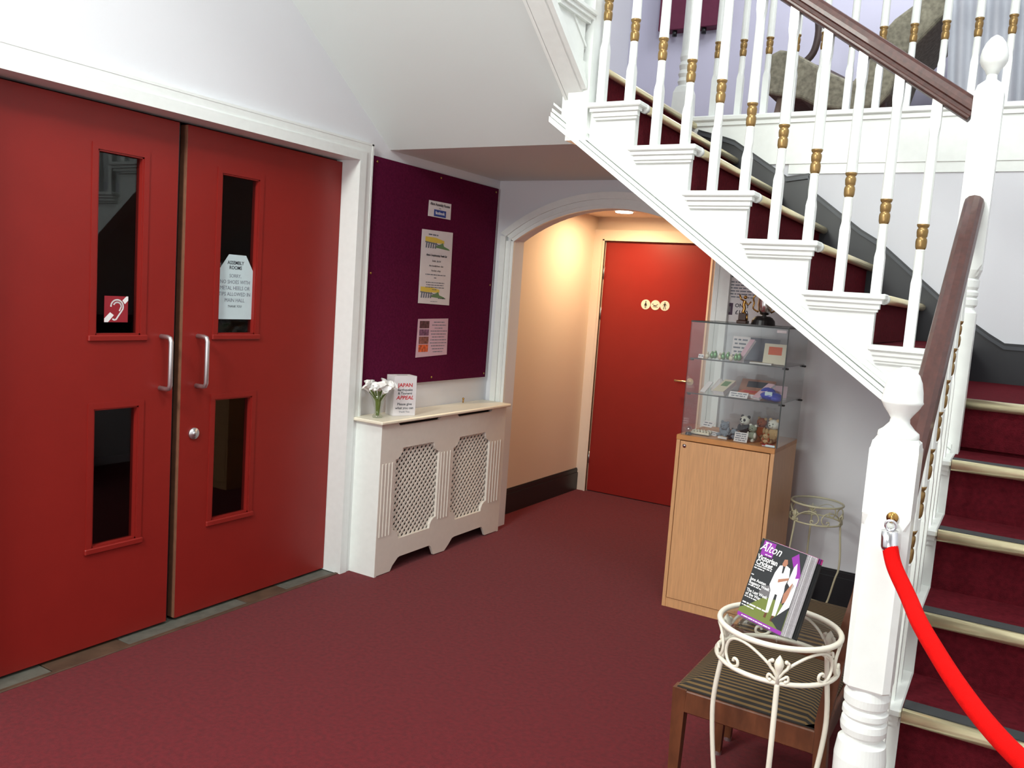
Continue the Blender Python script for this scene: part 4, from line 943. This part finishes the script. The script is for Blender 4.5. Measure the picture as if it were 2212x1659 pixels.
mb.tube([(-1.148, 3.99, TZ+0.105), (-1.128, 3.985, TZ+0.09), (-1.116, 3.985, TZ+0.105)], 0.004, 6).tube([(-1.148, 3.99, TZ+0.105), (-1.165, 3.985, TZ+0.115), (-1.172, 3.985, TZ+0.135)], 0.004, 6)
mb.tube([(-1.148, 3.99, TZ+0.055), (-1.130, 3.985, TZ+0.04), (-1.125, 3.98, TZ+0.018)], 0.005, 6)
obj('figure', mb, M['goldmetal'], t, label='golden figure')
# wall poster behind the case
p4 = thing('poster', 'white price poster on the wall behind the display case', 'poster', (-1.28, AY, 1.40))
obj('sheet', MB().box(-1.385, -1.175, AY-0.0025, AY-0.001, 1.395, 1.69), M['paper'], p4)
obj('purple_patch', MB().box(-1.372, -1.330, AY-0.0032, AY-0.0025, 1.428, 1.490), mat('aubergine_print', (70, 44, 70), 0.6), p4)
obj('patch_figure', MB().box(-1.360, -1.342, AY-0.0037, AY-0.0032, 1.442, 1.472), M['mist'], p4)
text('ONLY', 0.028, (-1.282, AY-0.003, 1.478), XR, ZU, M['ink'], p4, bold=0.0005)
text('£1.00', 0.030, (-1.282, AY-0.003, 1.443), XR, ZU, M['ink'], p4, bold=0.0005)
for k in range(6):
    small_print(0.16 if k < 5 else 0.12, 0.011, (-1.285, AY-0.0027, 1.60-0.0155*k), XR, ZU, M['greyink'], p4, seed=k+40)
small_print(0.12, 0.022, (-1.285, AY-0.0027, 1.655), XR, ZU, M['skin'], p4, seed=3); small_print(0.15, 0.014, (-1.285, AY-0.0027, 1.628), XR, ZU, M['ink'], p4, seed=9)


# ================================================================== PLANT STANDS
def stand(label, cx, cy, R, zt_, m, phase, tube_r, dz=0.085):
    t = thing('plant_stand', label, 'plant stand', (cx, cy, 0))
    circ = lambda r, z, n=48: [(cx+r*math.cos(2*PI*i/n), cy+r*math.sin(2*PI*i/n), z) for i in range(n)]
    obj('top_ring', MB().tube(circ(R, zt_), tube_r, 10, closed=True), m, t)
    zl = zt_-dz
    obj('lower_ring', MB().tube(circ(R*1.0, zl), tube_r*0.85, 10, closed=True), m, t)
    obj('glass_top', MB().loft([(zt_-0.003, R-tube_r*0.8, 0), (zt_+0.002, R-tube_r*0.8, 0)], cx, cy, n=40), M['glass'], t)
    pol = lambda r, a, z: (cx+r*math.cos(a), cy+r*math.sin(a), z)
    for k in range(3):
        a = phase+k*2*PI/3
        pts = [pol(R, a, zl), pol(R*1.04, a, zl-0.05), pol(R*1.12, a, zl-0.14), pol(R*1.12, a, zl-0.21), pol(R*1.02, a, zl*0.48), pol(R*0.84, a, zl*0.26), pol(R*0.72, a, 0.10), pol(R*0.68, a, 0.04), pol(R*0.74, a, 0.006)]
        obj('leg', MB().tube(smoothpath(pts, 4), tube_r*0.95, 8), m, t)
        obj('rung', MB().tube([pol(R*0.73, a, 0.11), (cx, cy, 0.11)], tube_r*0.8, 8), m, t)
        # fleur de lis
        s = R/0.153
        mb = MB(); rr = R+0.002
        mb.loft([(zl+0.0, 0.006*s, 0), (zl+0.022*s, 0.0035*s, 0), (zl+0.036*s, 0.009*s, 0), (zl+0.048*s, 0.0125*s, 0), (zl+0.060*s, 0.009*s, 0), (zl+0.072*s, 0.001, 0)], cx+rr*math.cos(a), cy+rr*math.sin(a), n=10, smooth=True)
        for sg in (-1, 1):
            f = lambda da, z: pol(rr, a+sg*da, zl+z*s)
            mb.tube(smoothpath([f(0.0, 0.012), f(0.07, 0.030), f(0.13, 0.040), f(0.15, 0.052), f(0.11, 0.056)], 4), 0.0042*s, 7)
            mb.tube(smoothpath([f(0.0, 0.006), f(0.08, 0.014), f(0.14, 0.020), f(0.16, 0.010), f(0.12, 0.006)], 4), 0.0036*s, 7)
            mb.ball(f(0.11, 0.056), 0.0055*s, 8, 6); mb.ball(f(0.12, 0.006), 0.005*s, 8, 6)
        obj('fleur_de_lis', mb, m, t)
        for sg in (-1, 1):
            g = lambda da, z: pol(R, a+sg*da, zl+z*s)
            pts = [g(0.13, 0.040), g(0.28, 0.058), g(0.48, 0.074), g(0.68, 0.079), g(0.86, 0.072), g(0.97, 0.052), g(0.99, 0.028), g(0.90, 0.008), g(0.78, 0.004), g(0.69, 0.012), g(0.70, 0.024), g(0.77, 0.026), g(0.79, 0.018)]
            obj('scroll', MB().tube(smoothpath(pts, 4), 0.0040*s, 7), m, t)
    return t
stand('large ivory metal plant stand holding the magazines in front of the chair', -0.433, 2.076, 0.1425, 0.700, M['ivory'], math.radians(-75), 0.0068)
stand('smaller cream metal plant stand with scrollwork behind beside the beech cabinet', -0.752, 4.14, 0.117, 0.580, M['ivory2'], math.radians(-130), 0.0048, 0.085)

# ---- magazines
e1 = Vector((0.8742, -0.4855, 0)); bk = Vector((0.4855, 0.8742, 0)); tl = math.radians(18.5)
Um = bk*math.sin(tl)+Vector((0, 0, math.cos(tl))); Bm = bk*math.cos(tl)-Vector((0, 0, math.sin(tl)))
MZ = 0.7233; BL = Vector((-0.5227, 2.018, MZ-0.001))
MW, MH, MT = 0.1377, 0.1954, 0.0061
def mag(i, label, group=None):
    o_ = BL+Bm*(MT*i)*1.03+e1*(0.0012*((i*7) % 3-1))
    t = thing('magazine', label, 'magazine', tuple(o_), group=group)
    T = lambda u, v, d: tuple(o_+e1*u+Um*v+Bm*d)
    q = [(0, 0), (MW, 0), (MW, MH), (0, MH)]
    obj('pages', MB().prism([(0.001, 0.0005), (MW-0.0002, 0.0005), (MW-0.0002, MH-0.0002), (0.001, MH-0.0002)], T, 0.0003, MT-0.0003), M['pagegrey'] if i < 6 else M['coverdark'], t)
    obj('cover', MB().prism(q, T, 0, 0.0003).prism(q, T, MT-0.0003, MT).prism([(-0.0005, 0), (0.0006, 0), (0.0006, MH), (-0.0005, MH)], T, 0, MT), M['coverdark'] if i == 0 or i > 5 else M['pagegrey'], t)
    if i >= 6:
        obj('cover_edge', MB().prism([(0, MH-0.012), (MW, MH-0.012), (MW, MH+0.0004), (0, MH+0.0004)], T, 0.0004, MT-0.0004), M['purpleink'] if i % 2 else M['magenta'], t, label='purple printed top edge')
    return t, T
for i in range(9):
    if i == 0: t0, T0 = mag(0, 'front magazine with two Victorian cricketers on its dark cover')
    elif i < 6: mag(i, 'magazine showing pale page edges just behind the front cricket magazine', 'pale edged magazines in the stack')
    else: mag(i, 'dark sided magazine with purple top edge at the back of the stack', 'dark magazines at the back of the stack')
def cov(name, pts, m, d=-0.0002):
    obj(name, MB().prism([(u*MW, v*MH) for u, v in pts], T0, d-0.0002, 0.0), M[m], t0)
cov('grass_print', [(0, 0.045), (1, 0.045), (1, 0.30), (0.75, 0.36), (0.45, 0.34), (0.15, 0.16), (0, 0.10)], 'grass')
cov('crowd_print', [(0.30, 0.34), (0.52, 0.34), (0.52, 0.50), (0.40, 0.47), (0.3, 0.40)], 'mist', -0.0003)
cov('purple_band', [(0, 0), (1, 0), (1, 0.045), (0, 0.045)], 'purpleink')
cov('masthead_patch', [(0.06, 0.80), (0.33, 0.80), (0.33, 0.985), (0.06, 0.985)], 'purpleink')
cov('corner_flash', [(0.72, 0.90), (0.84, 0.975), (1.0, 0.74), (1.0, 0.60)], 'purpleink')
# players
cov('player_print', [(0.46, 0.50), (0.52, 0.44), (0.56, 0.18), (0.62, 0.18), (0.63, 0.42), (0.68, 0.42), (0.71, 0.17), (0.78, 0.18), (0.79, 0.48), (0.77, 0.56), (0.80, 0.66), (0.76, 0.77), (0.66, 0.79), (0.54, 0.76), (0.49, 0.66)], 'whiteink', -0.0005)
cov('face_print', [(0.58, 0.79), (0.60, 0.85), (0.66, 0.86), (0.69, 0.81), (0.66, 0.77), (0.61, 0.76)], 'skin', -0.0007)
cov('tie_print', [(0.61, 0.77), (0.66, 0.77), (0.66, 0.69), (0.63, 0.68)], 'coverdark', -0.0008)
cov('arm_print', [(0.60, 0.60), (0.80, 0.66), (0.80, 0.63), (0.61, 0.56)], 'skin', -0.0007)
cov('shoe_print', [(0.55, 0.11), (0.60, 0.11), (0.60, 0.18), (0.56, 0.18)], 'chairwood', -0.0006)
cov('shoe_print', [(0.70, 0.10), (0.76, 0.10), (0.76, 0.17), (0.71, 0.17)], 'chairwood', -0.0006)
cov('bat_print', [(0.80, 0.60), (0.83, 0.80), (0.87, 0.86), (0.92, 0.74), (0.92, 0.62), (0.88, 0.56)], 'whiteink', -0.0005)
cov('arm_print', [(0.80, 0.46), (0.90, 0.62), (0.95, 0.60), (0.88, 0.38), (0.82, 0.34)], 'skin', -0.0006)
cov('batsman_print', [(0.92, 0.68), (0.99, 0.70), (0.995, 0.50), (0.99, 0.34), (0.86, 0.17), (0.80, 0.17), (0.90, 0.44)], 'whiteink', -0.0006)
cov('dark_trousers_print', [(0.78, 0.17), (0.99, 0.34), (0.99, 0.05), (0.90, 0.05), (0.72, 0.12)], 'coverdark', -0.0007)
def ctext(s_, sz, u, v, m='whiteink', bold=0.0, shear=0.0, sx=1.0, al='LEFT'):
    text(s_, sz, Vector(T0(u*MW, v*MH, -0.0011)), e1, Um, M[m], t0, align=al, bold=bold, shear=shear, sx=sx)
def cprint(s_, sz, u, v):
    small_print(len(s_)*sz*0.45, sz*0.8, Vector(T0(u*MW, v*MH, -0.0011)), e1, Um, M['whiteink'], t0, seed=int(v*500), align='LEFT')
ctext('Alton', 0.030, 0.02, 0.905, bold=0.0002, shear=0.35, sx=0.95)
cprint('Life in', 0.006, 0.10, 0.965); cprint('magazine', 0.006, 0.17, 0.82)
ctext('Victorian', 0.0175, 0.03, 0.765, bold=0.0005, sx=0.98); ctext('Cricket', 0.0175, 0.03, 0.700, bold=0.0005, sx=0.98)
cprint('a summer tradition', 0.0065, 0.03, 0.655); cprint('in the town', 0.0065, 0.03, 0.625)
cprint('plus', 0.006, 0.02, 0.535)
ctext('Jane Austen', 0.0105, 0.03, 0.48, bold=0.0002); ctext('Regency Week', 0.0105, 0.03, 0.435, bold=0.0002); cprint('all the events', 0.0065, 0.03, 0.40)
ctext('The Last Week', 0.0105, 0.03, 0.335, bold=0.0002); ctext('of the War', 0.0105, 0.03, 0.290, bold=0.0002); cprint('local memories', 0.0065, 0.03, 0.255)
cprint('What is on this month', 0.0085, 0.03, 0.18); cprint('listings inside', 0.006, 0.03, 0.145)
cprint('what is on in the town this summer', 0.006, 0.1, 0.020)
# acrylic holder
hd = thing('leaflet_holder', 'clear acrylic holder supporting the magazines on the ivory stand', 'holder', tuple(BL))
TH = lambda u, v, d: tuple(BL+e1*u+Um*v+Bm*d)
obj('base_lip', MB().prism([(0, -0.004), (MW, -0.004), (MW, -0.0015), (0, -0.0015)], TH, -0.002, 0.060), M['glass'], hd)
obj('back_rest', MB().prism([(0, -0.002), (MW, -0.002), (MW, 0.18), (0, 0.18)], TH, 0.0580, 0.0600), M['black'], hd, label='dark back rest')
# holder foot resting on the glass
for bb in (Bm*0.056+e1*0.02, Bm*0.056+e1*(MW-0.02), e1*0.01, e1*(MW-0.01)):
    p_ = BL+bb-Um*0.004
    obj('foot', MB().tube([p_, (p_.x, p_.y, 0.7025)], 0.002, 6), M['glass'], hd)

# ================================================================== CHAIRS
def chair(ya, yb, label, zoff=0):
    xf, xb = -0.729, -0.325; hs = 0.42
    t = thing('dining_chair', label, 'chair', ((xf+xb)/2, (ya+yb)/2, 0))
    n = 10; mb = MB(); vs = []; 
    for i in range(n+1):
        for j in range(n+1):
            u, v = i/n, j/n
            e_ = min(u, 1-u, v, 1-v); z = hs-0.018+0.022*min(1, (e_*7))**0.5+0.008*math.sin(PI*u)*math.sin(PI*v)
            vs.append((xf+0.008+(xb-xf-0.02)*u, ya+0.008+(yb-ya-0.016)*v, z))
    fs = [(i*(n+1)+j, (i+1)*(n+1)+j, (i+1)*(n+1)+j+1, i*(n+1)+j+1) for i in range(n) for j in range(n)]
    mb.add(vs, fs, True); mb.box(xf+0.008, xb-0.012, ya+0.008, yb-0.008, hs-0.04, hs-0.018)
    obj('seat', mb, M['seatstripe'], t, label='striped black and gold seat pad')
    for nm, b in (('seat_rail', (xf, xf+0.022, ya+0.03, yb-0.03)), ('seat_rail', (xb-0.02, xb, ya+0.02, yb-0.02)), ('seat_rail', (xf+0.03, xb-0.02, ya, ya+0.022)), ('seat_rail', (xf+0.03, xb-0.02, yb-0.022, yb))):
        obj(nm, MB().box(*b, hs-0.085, hs-0.022, 0.003), M['chairwood'], t)
    for y in (ya+0.018, yb-0.018):
        x = xf+0.018
        vs = []
        for z, h in ((0.012, 0.011), (hs-0.02, 0.0195)):
            vs += [(x-h, y-h, z), (x+h, y-h, z), (x+h, y+h, z), (x-h, y+h, z)]
        mb = MB().add(vs, [(0, 3, 2, 1), (4, 5, 6, 7), (0, 1, 5, 4), (1, 2, 6, 5), (2, 3, 7, 6), (3, 0, 4, 7)])
        l = obj('leg', mb, M['chairwood'], t)
        obj('glide', MB().loft([(0, 0.012, 0), (0.013, 0.012, 0)], x, y, n=12), M['alu'], l)
        # rear post
        path = [(xb+0.035, 0), (xb+0.0, 0.25), (xb-0.008, hs), (xb+0.015, 0.62), (xb+0.045, 0.78), (xb+0.056, 0.90)]
        mb = MB(); h = 0.0165
        for (xa, za), (xc, zc) in zip(path[:-1], path[1:]):
            mb.add([(xa-h, y-h, za), (xa+h, y-h, za), (xa+h, y+h, za), (xa-h, y+h, za), (xc-h, y-h, zc), (xc+h, y-h, zc), (xc+h, y+h, zc), (xc-h, y+h, zc)],
                   [(0, 3, 2, 1), (4, 5, 6, 7), (0, 1, 5, 4), (1, 2, 6, 5), (2, 3, 7, 6), (3, 0, 4, 7)])
        obj('back_post', mb, M['chairwood'], t)
    ps = [(xb+0.018, 0.64), (xb+0.050, 0.80), (xb+0.056, 0.885)]
    mb = MB()
    for (xa, za), (xc, zc) in zip(ps[:-1], ps[1:]):
        mb.prism([(xa-0.009, za), (xa+0.009, za), (xc+0.009, zc), (xc-0.009, zc)], lambda u, v, d: (u, d, v), ya+0.035, yb-0.035)
    obj('back_rest', mb, M['chairwood'], t)
    return t
chair(2.212, 2.690, 'walnut chair with striped seat directly behind the ivory plant stand')
chair(2.765, 3.235, 'second walnut striped chair further back under the stairs')
tag(obj('paper_scrap', MB().loft([(0.0, 0.012, 0), (0.010, 0.007, 0.2), (0.014, 0.001, 0)], -0.66, 4.20, n=6), M['paper']), 'tiny white scrap of paper on the floor under the stairs', 'litter')

# ================================================================== GALLERY FURNITURE
CHY0, CHY1 = 5.25, 5.95
ch = thing('chaise_longue', 'grey brocade chaise longue with curved back on the gallery', 'chaise longue', (-1.0, 5.6, GZ))
prof = [(-1.515, 2.80), (-1.52, 2.93), (-1.505, 2.99), (-1.45, 3.015), (-1.38, 3.00), (-1.14, 2.860), (-1.02, 2.800), (-0.975, 2.86), (-0.94, 3.00), (-0.83, 3.13), (-0.68, 3.24), (-0.50, 3.32), (-0.36, 3.34), (-0.33, 3.27), (-0.44, 3.21), (-0.575, 3.125),
        (-0.70, 2.985), (-0.765, 2.90), (-0.79, 2.80), (-0.81, 2.72), (-0.865, 2.65), (-1.0, 2.63), (-1.20, 2.665), (-1.30, 2.72), (-1.44, 2.745), (-1.50, 2.76)]
bm = bmesh.new()
va = [bm.verts.new((x, CHY0, z)) for x, z in prof]; f = bm.faces.new(va)
ext = bmesh.ops.extrude_face_region(bm, geom=[f]); bmesh.ops.translate(bm, verts=[g for g in ext['geom'] if isinstance(g, bmesh.types.BMVert)], vec=(0, CHY1-CHY0, 0))
bmesh.ops.bevel(bm, geom=[e_ for e_ in bm.edges if abs(e_.verts[0].co.y-e_.verts[1].co.y) < 1e-5], offset=0.02, segments=3, affect='EDGES', profile=0.5)
bm.verts.index_update(); mb = MB(); mb.add([v.co[:] for v in bm.verts], [[v.index for v in f_.verts] for f_ in bm.faces]); bm.free()
obj('upholstery', mb, M['chaise'], ch)
obj('frame_rail', MB().tube(smoothpath([(-1.50, 5.97, 3.05), (-1.40, 5.97, 3.08), (-1.20, 5.97, 2.98), (-1.05, 5.97, 2.90)], 5), 0.028, 8), M['chaisewood'], ch)
obj('arm_curve', MB().tube(smoothpath([(-1.30, 5.40, 3.30), (-1.27, 5.40, 3.15), (-1.29, 5.40, 3.02), (-1.36, 5.40, 2.95)], 5), 0.022, 8), M['chaisewood'], ch)
for (x, y, dx) in ((-1.42, CHY0+0.06, -0.06), (-1.42, CHY1-0.06, -0.06), (-0.86, CHY0+0.06, 0.05), (-0.86, CHY1-0.06, 0.05)):
    zt2 = 2.76 if x < -1 else 2.68
    obj('leg', MB().tube([(x+dx, y, GZ+0.001), (x, y, zt2)], [0.018, 0.03], 8), mat('pale_leg_wood', (128, 108, 96), 0.5) if x < -1 else M['chaisewood'], ch)
cu = thing('curtain', 'pale pleated floor length curtain on the gallery above the landing newel', 'curtain', (-0.3, 5.16, GZ))
mb = MB(); n = 60; top = 4.6
def cpath(i): 
    u = i/n; return (-0.565+0.57*u, 5.16+0.025*math.sin(u*2*PI*7)+0.01*math.sin(u*23))
vs = []
for i in range(n+1):
    x, y = cpath(i)
    for (z, k) in ((GZ+0.02, 0.95), (3.3, 1.0), (top, 1.0)):
        vs.append((-0.33+(x+0.33)*k+(0.06 if z < 3 else 0), y, z))
fs = [(i*3+j, (i+1)*3+j, (i+1)*3+j+1, i*3+j+1) for i in range(n) for j in range(2)]
m2 = [(x, y+0.006, z) for x, y, z in vs]; N = len(vs)
mb.add(vs+m2, fs+[tuple(N+k for k in f_) for f_ in fs], True)
obj('pleated_cloth', mb, M['curtain'], cu)
obj('curtain_pole', MB().tube([(-0.8, 5.16, 4.62), (0.2, 5.16, 4.62)], 0.015, 8), M['chaisewood'], cu)
wb = thing('wall_cabinet', 'maroon wall mounted box high on the lilac gallery wall', 'cabinet', (-2.33, 6.05, 3.40))
obj('box_body', MB().box(-2.56, -2.10, 6.0, 6.099, 3.44, 4.1, 0.004), M['maroonbox'], wb)
for x in (-2.44, -2.22): obj('foot', MB().tube([(x, 6.03, 3.40), (x, 6.03, 3.44)], 0.018, 8), M['black'], wb)
gp = thing('potted_plant', 'dark green plant at the right edge of the gallery', 'plant', (0.12, 5.45, GZ))
obj('pot', MB().loft([(GZ+0.001, 0.08, 0), (GZ+0.2, 0.11, 0)], 0.14, 5.45, n=16), M['chaisewood'], gp)
for k in range(14):
    a = k*2.4; mb = MB(); b0 = Vector((0.14, 5.45, GZ+0.2)); e = b0+Vector((0.22*math.cos(a)*(0.4+0.05*k), 0.2*math.sin(a)*(0.4+0.05*k), 0.55+0.05*(k % 5))); sd = Vector((-math.sin(a), math.cos(a), 0))*0.03
    mb.add([b0, (b0+e)/2+sd, e, (b0+e)/2-sd], [(0, 1, 2, 3)]); obj('leaf', mb, mat('dark_leaf', (30, 66, 48), 0.5) if k == 0 else bpy.data.materials['dark_leaf'], gp)
flush_text()
